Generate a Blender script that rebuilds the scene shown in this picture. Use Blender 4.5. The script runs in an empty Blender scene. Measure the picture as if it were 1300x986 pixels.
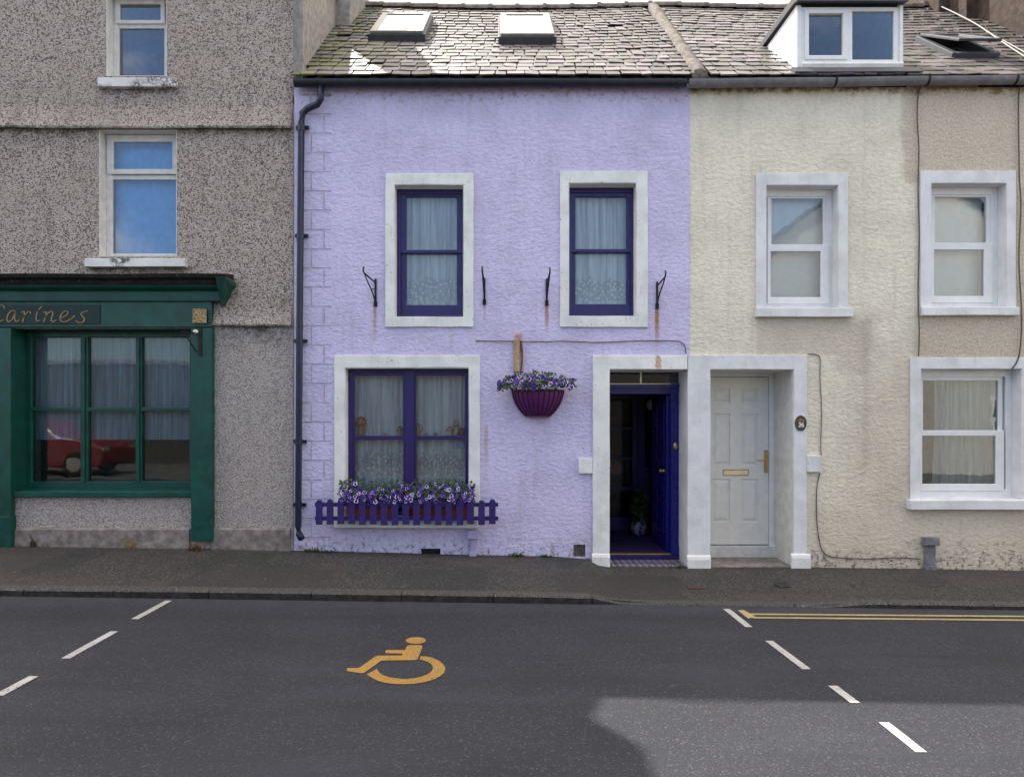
import bpy, bmesh, math, random
from mathutils import Vector, Matrix, noise
random.seed(7)
R = math.radians
scene = bpy.context.scene
COL = scene.collection

# ------------------------------------------------------------------ camera numbers
F, CX, CY, CAMY, CAMZ = 870.0, 640.0, 530.0, -7.91, 1.59
def X_(px, Y=0.0): return (px - CX) / F * (Y - CAMY)
def Z_(py, Y=0.0): return CAMZ - (py - CY) / F * (Y - CAMY)
TANP = 0.837
PITCH = math.atan(TANP); CP, SP = math.cos(PITCH), math.sin(PITCH)
EY, EZ = -0.10, 5.477                      # eave point of the roof plane
def roof_pt(x, s, h=0.0):
    return Vector((x, EY + s*CP - h*SP, EZ + s*SP + h*CP))
def roof_hit(px, py):
    k = (CY - py) / F
    # CAMZ + k*(Y-CAMY) = EZ + TANP*(Y-EY)
    Y = (EZ - TANP*EY - CAMZ + k*CAMY) / (k - TANP)
    return X_(px, Y), (Y - EY) / CP
ROADA, ROADB = -0.134, -0.0137
def road_z(x): return ROADA + ROADB*x
def road_hit(px, py):
    k = (CY - py) / F; m = (px - CX) / F
    d = (ROADA - CAMZ) / (k - ROADB*m)
    x = m*d
    return Vector((x, CAMY + d, road_z(x)))

# ------------------------------------------------------------------ object helpers
def props(o, label=None, cat=None, group=None, kind=None):
    if label: o['label'] = label
    if cat: o['category'] = cat
    if group: o['group'] = group
    if kind: o['kind'] = kind
    return o
def thing(name, loc, label, cat, group=None):
    o = bpy.data.objects.new(name, None); COL.objects.link(o)
    o.location = loc; o.empty_display_size = 0.2
    return props(o, label, cat, group)
def root_loc(o):
    v = Vector((0, 0, 0))
    while o is not None:
        v = v + Vector(o.location); o = o.parent
    return v
def mk(name, bm, m, bevel=0.0, smooth=False, fixn=True):
    if fixn: bmesh.ops.recalc_face_normals(bm, faces=bm.faces)
    me = bpy.data.meshes.new(name); bm.to_mesh(me); bm.free()
    o = bpy.data.objects.new(name, me); COL.objects.link(o)
    if isinstance(m, (list, tuple)):
        for k in m: me.materials.append(k)
    elif m: me.materials.append(m)
    if smooth:
        for p in me.polygons: p.use_smooth = True
    if bevel:
        b = o.modifiers.new('bevel', 'BEVEL'); b.width = bevel; b.segments = 2
        b.limit_method = 'ANGLE'; b.angle_limit = R(40)
    return o
def part(name, bm, m, parent, bevel=0.0, smooth=False, label=None, fixn=True):
    v = root_loc(parent)
    bmesh.ops.translate(bm, verts=bm.verts, vec=-v)
    o = mk(name, bm, m, bevel, smooth, fixn); o.parent = parent
    if label: o['label'] = label
    return o
def solo(name, bm, m, label, cat, group=None, bevel=0.0, smooth=False, kind=None, fixn=True):
    xs = [v.co.x for v in bm.verts]; ys = [v.co.y for v in bm.verts]; zs = [v.co.z for v in bm.verts]
    c = Vector(((min(xs)+max(xs))/2, (min(ys)+max(ys))/2, min(zs)))
    bmesh.ops.translate(bm, verts=bm.verts, vec=-c)
    o = mk(name, bm, m, bevel, smooth, fixn); o.location = c
    return props(o, label, cat, group, kind)
def struct(name, bm, m, smooth=False):
    o = mk(name, bm, m, smooth=smooth); o['kind'] = 'structure'; return o
def copy_tree(o, parent=None):
    c = o.copy(); COL.objects.link(c)
    if parent: c.parent = parent
    for ch in list(o.children): copy_tree(ch, c)
    return c

# ------------------------------------------------------------------ mesh helpers
def box(bm, x0, x1, y0, y1, z0, z1):
    vs = [bm.verts.new(c) for c in ((x0,y0,z0),(x1,y0,z0),(x1,y1,z0),(x0,y1,z0),(x0,y0,z1),(x1,y0,z1),(x1,y1,z1),(x0,y1,z1))]
    for f in ((0,1,2,3),(4,5,6,7),(0,1,5,4),(1,2,6,5),(2,3,7,6),(3,0,4,7)):
        bm.faces.new([vs[i] for i in f])
    return vs
def BOX(*a):
    bm = bmesh.new(); box(bm, *a); return bm
def plate(bm, x0, x1, z0, z1, holes, y0, y1, step=None, amp=0.0, back=True):
    """upright slab in XZ between y0 (front) and y1, with rectangular holes."""
    xs = {x0, x1}; zs = {z0, z1}
    for a, b, c, d in holes:
        xs |= {min(max(a,x0),x1), min(max(b,x0),x1)}; zs |= {min(max(c,z0),z1), min(max(d,z0),z1)}
    def fill(s):
        s = sorted(s)
        if not step: return s
        out = [s[0]]
        for a, b in zip(s, s[1:]):
            n = max(1, int(round((b-a)/step)))
            out += [a + (b-a)*k/n for k in range(1, n+1)]
        return out
    xs, zs = fill(xs), fill(zs)
    nx, nz = len(xs)-1, len(zs)-1
    def solid(i, j):
        if i < 0 or j < 0 or i >= nx or j >= nz: return False
        cx, cz = (xs[i]+xs[i+1])/2, (zs[j]+zs[j+1])/2
        return not any(a < cx < b and c < cz < d for a, b, c, d in holes)
    cache = {}
    def V(i, j, k):
        key = (i, j, k)
        if key not in cache:
            p = Vector((xs[i], y1 if k else y0, zs[j]))
            if amp:
                q = Vector((xs[i]*3.1, 7.7, zs[j]*3.1))
                p.x += amp*noise.noise(q); p.z += amp*noise.noise(q+Vector((9,3,5)))
                if not k: p.y += amp*0.7*noise.noise(q*1.7+Vector((2,8,1)))
            cache[key] = bm.verts.new(p)
        return cache[key]
    for i in range(nx):
        for j in range(nz):
            if not solid(i, j): continue
            bm.faces.new([V(i,j,0), V(i+1,j,0), V(i+1,j+1,0), V(i,j+1,0)])
            if back: bm.faces.new([V(i,j,1), V(i,j+1,1), V(i+1,j+1,1), V(i+1,j,1)])
            if not solid(i-1, j): bm.faces.new([V(i,j,0), V(i,j+1,0), V(i,j+1,1), V(i,j,1)])
            if not solid(i+1, j): bm.faces.new([V(i+1,j,0), V(i+1,j,1), V(i+1,j+1,1), V(i+1,j+1,0)])
            if not solid(i, j-1): bm.faces.new([V(i,j,0), V(i,j,1), V(i+1,j,1), V(i+1,j,0)])
            if not solid(i, j+1): bm.faces.new([V(i,j+1,0), V(i+1,j+1,0), V(i+1,j+1,1), V(i,j+1,1)])
    return bm
def PLATE(*a, **k): return plate(bmesh.new(), *a, **k)
def prism_x(bm, prof, x0, x1, n=1, wob=0.0):
    """extrude a (y,z) outline along X"""
    rings = []
    for k in range(n+1):
        x = x0 + (x1-x0)*k/n
        dz = wob*noise.noise(Vector((x*1.3, 4.2, prof[0][1])))
        rings.append([bm.verts.new((x, y, z+dz)) for y, z in prof])
    m = len(prof)
    for a, b in zip(rings, rings[1:]):
        for i in range(m):
            bm.faces.new([a[i], a[(i+1) % m], b[(i+1) % m], b[i]])
    bm.faces.new(rings[0]); bm.faces.new(rings[-1][::-1])
    return bm
def tube(bm, pts, r, seg=8, cap=True):
    pts = [Vector(p) for p in pts]; rings = []
    up = Vector((0.03, 0.02, 1)).normalized()
    for i, p in enumerate(pts):
        t = (pts[min(i+1, len(pts)-1)] - pts[max(i-1, 0)]).normalized()
        a = t.cross(up)
        if a.length < 0.15: a = t.cross(Vector((0.02, 1, 0.03)))
        a.normalize(); b = t.cross(a)
        rr = r[i] if isinstance(r, (list, tuple)) else r
        rings.append([bm.verts.new(p + a*math.cos(2*math.pi*k/seg)*rr + b*math.sin(2*math.pi*k/seg)*rr) for k in range(seg)])
    for A, B in zip(rings, rings[1:]):
        for k in range(seg): bm.faces.new([A[k], A[(k+1) % seg], B[(k+1) % seg], B[k]])
    if cap:
        bm.faces.new(rings[0]); bm.faces.new(rings[-1][::-1])
    return bm
def spline(pts, n=8):
    pts = [Vector(p) for p in pts]; out = []
    for i in range(len(pts)-1):
        p0, p1, p2, p3 = pts[max(i-1,0)], pts[i], pts[i+1], pts[min(i+2, len(pts)-1)]
        for k in range(n):
            t = k/n
            out.append(0.5*((2*p1)+(p2-p0)*t+(2*p0-5*p1+4*p2-p3)*t*t+(3*p1-p0-3*p2+p3)*t**3))
    out.append(pts[-1]); return out
def lathe(bm, prof, cx, cy, z0, seg=20, sx=1.0, sy=1.0):
    rings = [[bm.verts.new((cx+r*math.cos(2*math.pi*k/seg)*sx, cy+r*math.sin(2*math.pi*k/seg)*sy, z0+z)) for k in range(seg)] for r, z in prof]
    for A, B in zip(rings, rings[1:]):
        for k in range(seg): bm.faces.new([A[k], A[(k+1) % seg], B[(k+1) % seg], B[k]])
    bm.faces.new(rings[0][::-1]); bm.faces.new(rings[-1])
    return bm

# ------------------------------------------------------------------ materials
class NT:
    def __init__(s, name):
        s.m = bpy.data.materials.new(name); s.m.use_nodes = True
        s.t = s.m.node_tree; s.t.nodes.clear()
        s.out = s.t.nodes.new('ShaderNodeOutputMaterial')
        s._pos = None
    def n(s, typ, **kw):
        nd = s.t.nodes.new(typ)
        for k, v in kw.items():
            if k.startswith('i_'):
                nd.inputs[k[2:].replace('_', ' ')].default_value = v
            else: setattr(nd, k, v)
        return nd
    def l(s, a, b): s.t.links.new(a, b)
    @property
    def pos(s):
        if s._pos is None: s._pos = s.n('ShaderNodeNewGeometry').outputs['Position']
        return s._pos
    def scaled(s, sx, sy, sz):
        mp = s.n('ShaderNodeMapping'); mp.inputs['Scale'].default_value = (sx, sy, sz)
        s.l(s.pos, mp.inputs['Vector']); return mp.outputs['Vector']
    def noise(s, scale, detail=3, rough=0.55, vec=None, dist=0.0):
        nd = s.n('ShaderNodeTexNoise'); nd.inputs['Scale'].default_value = scale
        nd.inputs['Detail'].default_value = detail; nd.inputs['Roughness'].default_value = rough
        nd.inputs['Distortion'].default_value = dist
        s.l(vec if vec is not None else s.pos, nd.inputs['Vector']); return nd.outputs['Fac']
    def voro(s, scale, feature='F1', vec=None):
        nd = s.n('ShaderNodeTexVoronoi'); nd.feature = feature; nd.inputs['Scale'].default_value = scale
        s.l(vec if vec is not None else s.pos, nd.inputs['Vector']); return nd
    def ramp(s, fac, a, b, lo=0.0, hi=1.0, smooth=True):
        nd = s.n('ShaderNodeMapRange'); nd.interpolation_type = 'SMOOTHSTEP' if smooth else 'LINEAR'
        for k, v in zip(('From Min', 'From Max', 'To Min', 'To Max'), (a, b, lo, hi)): nd.inputs[k].default_value = v
        s.l(fac, nd.inputs['Value']); return nd.outputs['Result']
    def math(s, op, a, b=None):
        nd = s.n('ShaderNodeMath'); nd.operation = op
        for k, v in ((0, a), (1, b)):
            if v is None: continue
            if isinstance(v, (int, float)): nd.inputs[k].default_value = v
            else: s.l(v, nd.inputs[k])
        return nd.outputs[0]
    def mix(s, fac, a, b, mode='MIX'):
        nd = s.n('ShaderNodeMix'); nd.data_type = 'RGBA'; nd.blend_type = mode
        for k, v in ((0, fac), (6, a), (7, b)):
            if isinstance(v, (int, float)): nd.inputs[k].default_value = v
            elif isinstance(v, tuple): nd.inputs[k].default_value = (*v[:3], 1)
            else: s.l(v, nd.inputs[k])
        return nd.outputs[2]
    def sep(s):
        nd = s.n('ShaderNodeSeparateXYZ'); s.l(s.pos, nd.inputs[0]); return nd.outputs
    def boxmask(s, x0, x1, z0, z1, soft=0.03, wob=0.05, wscale=6.0):
        o = s.sep(); nz = s.noise(wscale, 4, 0.6)
        d = s.math('MULTIPLY', s.math('SUBTRACT', nz, 0.5), 2*wob)
        x = s.math('ADD', o[0], d); z = s.math('ADD', o[2], d)
        m = s.math('MULTIPLY', s.ramp(x, x0-soft, x0+soft), s.ramp(x, x1+soft, x1-soft))
        m2 = s.math('MULTIPLY', s.ramp(z, z0-soft, z0+soft), s.ramp(z, z1+soft, z1-soft))
        return s.math('MULTIPLY', m, m2)
    def bump(s, h, strength, dist, prev=None):
        nd = s.n('ShaderNodeBump'); nd.inputs['Strength'].default_value = strength; nd.inputs['Distance'].default_value = dist
        s.l(h, nd.inputs['Height'])
        if prev is not None: s.l(prev, nd.inputs['Normal'])
        return nd.outputs['Normal']
    def done(s, color, rough=0.8, normal=None, spec=0.3, metal=0.0, coat=0.0):
        p = s.n('ShaderNodeBsdfPrincipled')
        if isinstance(color, tuple): p.inputs['Base Color'].default_value = (*color[:3], 1)
        else: s.l(color, p.inputs['Base Color'])
        if isinstance(rough, (int, float)): p.inputs['Roughness'].default_value = rough
        else: s.l(rough, p.inputs['Roughness'])
        p.inputs['Specular IOR Level'].default_value = spec; p.inputs['Metallic'].default_value = metal
        p.inputs['Coat Weight'].default_value = coat
        if normal is not None: s.l(normal, p.inputs['Normal'])
        s.l(p.outputs[0], s.out.inputs[0]); s.p = p
        return s.m

def paint(name, col, rough=0.45, var=0.12, chips=None, chipcol=(0.25,0.22,0.18), spec=0.4, bump=0.15, scale=9.0):
    n = NT(name)
    dark = tuple(c*(1-var*1.8) for c in col)
    c = n.mix(n.ramp(n.noise(scale, 5, 0.65), 0.35, 0.7), dark, col)
    c = n.mix(n.ramp(n.noise(2.1, 3), 0.4, 0.75, 0, 0.5), c, tuple(k*(1-var) for k in col))
    if chips:
        m = n.ramp(n.noise(22, 6, 0.7), chips, chips+0.03)
        c = n.mix(m, c, chipcol)
    nb = n.bump(n.noise(60, 4, 0.6), bump, 0.004)
    return n.done(c, n.ramp(n.noise(14, 3), 0.3, 0.7, rough-0.08, rough+0.12), nb, spec)

def whitewash(name, col, grime=0.62):
    """old white masonry paint: grey grime, peeled flecks, brush relief"""
    n = NT(name)
    a = n.mix(n.ramp(n.noise(3.2, 5, 0.6), 0.35, 0.72), col, tuple(k*0.80 for k in col))
    streak = n.noise(1.0, 5, 0.65, n.scaled(26, 26, 3.0))
    a = n.mix(n.ramp(streak, 0.55, 0.82, 0, 0.45), a, (0.33, 0.32, 0.29))
    fl = n.math('MULTIPLY', n.ramp(n.noise(34, 5, 0.72), grime, grime+0.05), n.ramp(n.noise(2.6, 2), 0.40, 0.55))
    ru = n.boxmask(X_(830.5), X_(838.5), Z_(468), Z_(450), 0.012, 0.05, 14)
    a = n.mix(n.math('MULTIPLY', n.math('MULTIPLY', ru, n.ramp(n.noise(40, 4, 0.7), 0.3, 0.6)), 0.85), a, (0.42, 0.20, 0.045))
    a = n.mix(fl, a, (0.10, 0.095, 0.085))
    nb = n.bump(n.noise(28, 5, 0.6), 0.35, 0.008)
    return n.done(a, 0.62, nb, 0.3)

def pebbledash():
    n = NT('pebbledash_render')
    v = n.voro(68); v2 = n.voro(120)
    base = n.mix(n.ramp(v.outputs['Distance'], 0.15, 0.75), (0.80, 0.70, 0.62), (0.50, 0.425, 0.37))
    hue = n.n('ShaderNodeSeparateColor'); n.l(v.outputs['Color'], hue.inputs[0])
    base = n.mix(n.ramp(hue.outputs[0], 0.55, 1.0, 0, 0.75), base, (0.80, 0.73, 0.71))
    base = n.mix(n.ramp(hue.outputs[1], 0.76, 0.82, 0, 0.85), base, (0.07, 0.055, 0.05))
    base = n.mix(n.ramp(hue.outputs[2], 0.8, 0.9, 0, 0.5), base, (0.36, 0.25, 0.19))
    fleck = n.ramp(n.noise(66, 3, 0.7), 0.60, 0.66)
    base = n.mix(n.math('MULTIPLY', fleck, 0.6), base, (0.085, 0.07, 0.065))
    # warm/cool washes and rain streaks
    base = n.mix(n.ramp(n.noise(0.9, 4), 0.4, 0.7, 0, 0.30), base, (0.46, 0.38, 0.32))
    st = n.noise(1.0, 4, 0.6, n.scaled(7, 7, 0.7))
    base = n.mix(n.ramp(st, 0.5, 0.8, 0, 0.45), base, (0.16, 0.145, 0.125))
    # paler, greyer lower storey
    lo = n.boxmask(-9, -2, -1, Z_(414), 0.01, 0.0)
    base = n.mix(n.math('MULTIPLY', lo, 0.40), base, (0.60, 0.57, 0.56))
    grain = n.ramp(v2.outputs['Distance'], 0.1, 0.6)
    base = n.mix(n.math('MULTIPLY', grain, 0.4), base, (0.12, 0.105, 0.10))
    # black algae patches left by the drips
    for (x0, x1, zt, h) in ((-6.2, -4.65, Z_(163), 0.22), (-3.75, -2.45, Z_(163), 0.13), (-3.3, -2.45, Z_(414), 0.35), (-4.7, -3.75, Z_(111), 0.13), (-4.85, -3.6, Z_(339), 0.13), (-2.62, -2.3, 7.2, 1.8)):
        o = n.sep(); z = o[2]
        m = n.math('MULTIPLY', n.ramp(z, zt-h, zt), n.ramp(z, zt+0.03, zt))
        m = n.math('MULTIPLY', m, n.math('MULTIPLY', n.ramp(o[0], x0-0.1, x0+0.15), n.ramp(o[0], x1+0.1, x1-0.15)))
        m = n.math('MULTIPLY', m, n.ramp(n.noise(9, 5, 0.7), 0.38, 0.62))
        base = n.mix(n.math('MULTIPLY', m, 0.8), base, (0.05, 0.048, 0.035))
    h = n.math('ADD', n.math('MULTIPLY', v.outputs['Distance'], -1.0), n.math('MULTIPLY', v2.outputs['Distance'], -0.5))
    nb = n.bump(h, 0.9, 0.014)
    return n.done(base, 0.9, nb, 0.2)

def roughcast(name, col, dirt, kind):
    n = NT(name)
    vec = n.scaled(1.0, 1.0, 1.5)
    big = n.noise(17, 5, 0.58, vec, 0.35); fine = n.noise(60, 4, 0.6, vec)
    c = n.mix(n.ramp(n.noise(1.4, 5, 0.6), 0.35, 0.75), col, tuple(k*0.80 for k in col))
    c = n.mix(n.ramp(big, 0.62, 0.35, 0, 0.30), c, tuple(k*0.62 for k in col))       # darker in the hollows of the cast
    st = n.noise(1.0, 5, 0.65, n.scaled(9, 9, 0.6))
    c = n.mix(n.ramp(st, 0.50, 0.80, 0, 0.50), c, dirt)
    sp = n.math('MULTIPLY', n.ramp(n.noise(30, 5, 0.75), 0.64, 0.68), n.ramp(n.noise(2.0, 3), 0.45, 0.60))
    c = n.mix(n.math('MULTIPLY', sp, 0.7), c, (0.10, 0.09, 0.085))
    cw = n.noise(1.1, 7, 0.66, n.scaled(1.3, 1, 0.8), 0.3)
    ck = n.math('MULTIPLY', n.ramp(n.math('ABSOLUTE', n.math('SUBTRACT', cw, 0.52)), 0.0022, 0.0006), n.ramp(n.noise(0.9, 2), 0.50, 0.58))
    c = n.mix(n.math('MULTIPLY', ck, 0.45), c, tuple(k*0.5 for k in dirt))
    return n, c, big, fine
def finish_roughcast(n, c, big, fine, extra=None):
    low = n.noise(2.2, 2)
    h = n.math('ADD', n.math('ADD', n.math('MULTIPLY', big, 1.0), n.math('MULTIPLY', fine, 0.30)), n.math('MULTIPLY', low, 1.2))
    if extra is not None: h = n.math('ADD', h, extra)
    nb = n.bump(h, 1.0, 0.0165)
    return n.done(c, 0.72, nb, 0.25)
def damp_base(n, c, zt, amount=0.85, x0=None, x1=None):
    o = n.sep()
    z = n.math('ADD', o[2], n.math('MULTIPLY', o[0], 0.028))
    m = n.math('MULTIPLY', n.ramp(z, zt+0.30, zt+0.03), n.ramp(n.noise(15, 7, 0.78), 0.50, 0.62))
    return n.mix(n.math('MULTIPLY', m, amount), c, (0.075, 0.065, 0.055))

def lilac_mat():
    n, c, big, fine = roughcast('lilac_roughcast', (0.65, 0.595, 0.835), (0.40, 0.36, 0.48), 0)
    c = damp_base(n, c, 0.0, 0.75)
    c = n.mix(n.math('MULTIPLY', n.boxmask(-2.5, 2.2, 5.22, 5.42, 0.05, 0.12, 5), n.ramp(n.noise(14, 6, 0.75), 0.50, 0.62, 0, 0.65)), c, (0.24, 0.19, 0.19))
    # rust runs below the iron brackets
    for (px, p0, p1, w, s) in ((476, 386, 446, 2.2, .75), (615, 386, 420, 1.6, .4), (694, 388, 432, 2.4, .9), (834, 392, 452, 2.6, 1.0), (834, 395, 425, 1.5, .6), (658, 425, 480, 4.5, .8), (617, 540, 625, 2.5, .45)):
        o = n.sep(); x0 = X_(px); zt, zb = Z_(p0), Z_(p1)
        wob = n.math('MULTIPLY', n.math('SUBTRACT', n.noise(7, 3), 0.5), 0.02)
        dx = n.math('ABSOLUTE', n.math('SUBTRACT', n.math('ADD', o[0], wob), x0))
        m = n.math('MULTIPLY', n.ramp(dx, w/110*1.6, w/110*0.35), n.math('MULTIPLY', n.ramp(o[2], zb, zb+(zt-zb)*0.8), n.ramp(o[2], zt+0.02, zt)))
        m = n.math('MULTIPLY', m, n.ramp(n.noise(30, 4, 0.7), 0.3, 0.6, 0.6, 1))
        c = n.mix(n.math('MULTIPLY', m, s), c, (0.34, 0.165, 0.035))
    # raised quoin blocks down the left edge
    o = n.sep()
    inx = n.math('MULTIPLY', n.ramp(o[0], X_(383), X_(384), smooth=False), n.ramp(o[0], X_(421), X_(418.5), smooth=False))
    br = n.n('ShaderNodeTexBrick'); mp = n.n('ShaderNodeCombineXYZ'); n.l(n.math('ADD', o[0], 0.13), mp.inputs[0]); n.l(n.math('ADD', o[2], 0.02), mp.inputs[1])
    n.l(mp.outputs[0], br.inputs['Vector'])
    br.inputs['Scale'].default_value = 1.0; br.inputs['Brick Width'].default_value = 0.30; br.inputs['Row Height'].default_value = 0.222
    br.inputs['Mortar Size'].default_value = 0.011; br.inputs['Mortar Smooth'].default_value = 0.4; br.offset = 0.5
    jo = n.math('MULTIPLY', br.outputs['Fac'], inx)
    c = n.mix(n.math('MULTIPLY', n.math('MULTIPLY', jo, n.ramp(n.noise(5, 3), 0.35, 0.6)), 0.24), c, (0.16, 0.13, 0.22))
    return finish_roughcast(n, c, big, fine, n.math('MULTIPLY', jo, -0.8))
def cream_mat():
    n, c, big, fine = roughcast('cream_roughcast', (0.815, 0.755, 0.615), (0.48, 0.42, 0.35), 0)
    bare = n.mix(n.ramp(n.noise(40, 4, 0.7), 0.4, 0.62), (0.60, 0.50, 0.40), (0.40, 0.325, 0.25))
    m = n.boxmask(X_(1146), 9, Z_(232), 6, 0.05, 0.09)
    m = n.math('MAXIMUM', m, n.boxmask(X_(1166), 9, Z_(470), Z_(231), 0.05, 0.06))
    c = n.mix(n.math('MULTIPLY', m, 0.75), c, bare)
    m2 = n.boxmask(X_(960), X_(1086), Z_(452), Z_(400), 0.04, 0.08)
    m2 = n.math('MAXIMUM', m2, n.boxmask(X_(1060), X_(1110), Z_(480), Z_(400), 0.12, 0.15))
    m2 = n.math('MAXIMUM', m2, n.boxmask(X_(1026), 9, -1, Z_(640), 0.2, 0.2))
    m2 = n.math('MAXIMUM', m2, n.boxmask(X_(1070), 9, -1, Z_(455), 0.5, 0.2))
    m2 = n.math('MAXIMUM', m2, n.boxmask(X_(873), X_(960), Z_(118), 6, 0.05, 0.08))
    c = n.mix(n.math('MULTIPLY', m2, 0.38), c, (0.40, 0.325, 0.255))
    c = n.mix(n.math('MULTIPLY', n.boxmask(X_(1095), X_(1102), Z_(600), Z_(400), 0.06, 0.12), 0.25), c, (0.2, 0.18, 0.15))
    c = n.mix(n.math('MULTIPLY', n.boxmask(2.1, 8, Z_(118), Z_(103), 0.04, 0.10, 5), n.ramp(n.noise(8, 5, 0.7), 0.40, 0.58)), c, (0.26, 0.18, 0.08))
    c = damp_base(n, c, 0.0, 0.9)
    # hairline cracks near the ground
    w = n.noise(3.0, 6, 0.7, n.scaled(0.7, 1, 1.6))
    cr = n.math('MULTIPLY', n.ramp(n.math('ABSOLUTE', n.math('SUBTRACT', w, 0.5)), 0.007, 0.002), n.boxmask(X_(1030), 9, -1, Z_(690), 0.05, 0.1))
    cr = n.math('MULTIPLY', cr, n.ramp(n.noise(1.6, 2), 0.45, 0.55))
    c = n.mix(n.math('MULTIPLY', cr, 0.8), c, (0.05, 0.045, 0.04))
    return finish_roughcast(n, c, big, fine, n.math('MULTIPLY', cr, -0.8))

def slate_mat(moss=True):
    n = NT('roof_slate')
    g = n.n('ShaderNodeNewGeometry'); rnd = g.outputs['Random Per Island']
    c = n.mix(n.ramp(rnd, 0, 1, smooth=False), (0.048, 0.043, 0.042), (0.115, 0.102, 0.09))
    c = n.mix(n.ramp(n.math('FRACT', n.math('MULTIPLY', rnd, 7.3)), 0.6, 0.9, 0, 0.6), c, (0.22, 0.17, 0.19))
    c = n.mix(n.ramp(n.noise(12, 5, 0.65), 0.45, 0.7, 0, 0.45), c, (0.14, 0.125, 0.097))
    c = n.mix(n.ramp(n.noise(30, 4, 0.7), 0.55, 0.75, 0, 0.5), c, (0.07, 0.065, 0.06))
    if moss:
        o = n.sep()
        m = n.math('MULTIPLY', n.ramp(o[0], -0.9, -2.2), n.ramp(n.noise(3.2, 4, 0.65), 0.42, 0.62))
        c = n.mix(n.math('MULTIPLY', m, 0.7), c, (0.14, 0.15, 0.035))
        m = n.ramp(n.noise(2.4, 5, 0.7), 0.62, 0.72)
        c = n.mix(n.math('MULTIPLY', m, 0.5), c, (0.20, 0.19, 0.07))
    nb = n.bump(n.noise(26, 4, 0.6), 0.2, 0.008)
    r = n.ramp(n.math('FRACT', n.math('MULTIPLY', rnd, 3.7)), 0, 1, 0.42, 0.68, False)
    return n.done(c, r, nb, 0.45)

def asphalt(name, base, blotch, stone=0.66, chip=(0.22,0.215,0.21), bumpk=0.5, pav=False):
    n = NT(name)
    c = n.mix(n.ramp(n.noise(0.8, 5, 0.6), 0.35, 0.7), base, blotch)
    c = n.mix(n.ramp(n.noise(70, 3, 0.6), 0.35, 0.7, 0, 0.6), c, tuple(k*0.55 for k in base))
    v = n.voro(105); h = n.n('ShaderNodeSeparateColor'); n.l(v.outputs['Color'], h.inputs[0])
    c = n.mix(n.ramp(h.outputs[0], stone+0.2, stone+0.26, 0, 0.6), c, chip)
    st = n.noise(1.0, 4, 0.6, n.scaled(0.35, 4.0, 1))
    c = n.mix(n.ramp(st, 0.45, 0.75, 0, 0.5), c, tuple(k*0.72 for k in base))
    if pav:
        # patched reinstatements and paler worn scuffs along the kerb
        w = n.voro(0.9, 'F1'); w.distance = 'CHEBYCHEV'
        hh = n.n('ShaderNodeSeparateColor'); n.l(w.outputs['Color'], hh.inputs[0])
        c = n.mix(n.ramp(hh.outputs[0], 0.55, 0.6, 0, 0.45), c, (0.062, 0.050, 0.046))
        c = n.mix(n.ramp(hh.outputs[1], 0.7, 0.75, 0, 0.5), c, (0.028, 0.027, 0.027))
        c = n.mix(n.math('MULTIPLY', n.ramp(n.noise(7, 6, 0.75), 0.56, 0.72), n.ramp(n.noise(1.2, 2), 0.42, 0.62)), c, (0.12, 0.108, 0.095))
        e = n.voro(1.3, 'DISTANCE_TO_EDGE', n.scaled(1, 1, 1))
        c = n.mix(n.math('MULTIPLY', n.ramp(e.outputs['Distance'], 0.012, 0.003), n.ramp(n.noise(1.5, 2), 0.5, 0.6, 0, 0.8)), c, (0.02, 0.02, 0.02))
        c = n.mix(n.ramp(n.noise(45, 2, 0.5), 0.74, 0.77), c, (0.45, 0.43, 0.40))
    else:
        o = n.sep(); ln = n.noise(1.0, 4, 0.6, n.scaled(0.5, 1.8, 1))
        c = n.mix(n.ramp(ln, 0.50, 0.72, 0, 0.45), c, tuple(k*1.55 for k in base))
        c = n.mix(n.math('MULTIPLY', n.ramp(o[1], -1.95, -1.60), n.ramp(n.noise(6, 5, 0.7), 0.3, 0.65, 0.25, 0.8)), c, tuple(k*1.8 for k in base))
        w = n.noise(0.55, 6, 0.62, None, 0.4)
        c = n.mix(n.math('MULTIPLY', n.ramp(n.math('ABSOLUTE', n.math('SUBTRACT', w, 0.47)), 0.0016, 0.0005), n.ramp(n.noise(0.6, 2), 0.48, 0.58)), c, (0.012, 0.012, 0.013))
        # dark tar spots and faint tyre polish
        sp = n.ramp(n.noise(6.5, 3, 0.6), 0.70, 0.74)
        c = n.mix(n.math('MULTIPLY', sp, 0.5), c, (0.02, 0.02, 0.021))
    hgt = n.math('ADD', n.noise(95, 3, 0.65), n.math('MULTIPLY', v.outputs['Distance'], -0.6))
    nb = n.bump(hgt, bumpk, 0.012)
    return n.done(c, 0.78, nb, 0.3)

def roadpaint(name, col):
    n = NT(name)
    worn = n.math('MAXIMUM', n.ramp(n.noise(38, 6, 0.75), 0.55, 0.66), n.math('MULTIPLY', n.ramp(n.noise(75, 4, 0.7), 0.5, 0.62), n.ramp(n.noise(5, 3), 0.42, 0.6)))
    c = n.mix(n.math('MULTIPLY', worn, 0.8), col, (0.05, 0.05, 0.053))
    c = n.mix(n.ramp(n.noise(4, 4), 0.4, 0.7, 0, 0.5), c, tuple(k*0.7 for k in col))
    return n.done(c, 0.7, n.bump(n.noise(95, 3, 0.65), 0.4, 0.008), 0.3)

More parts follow.
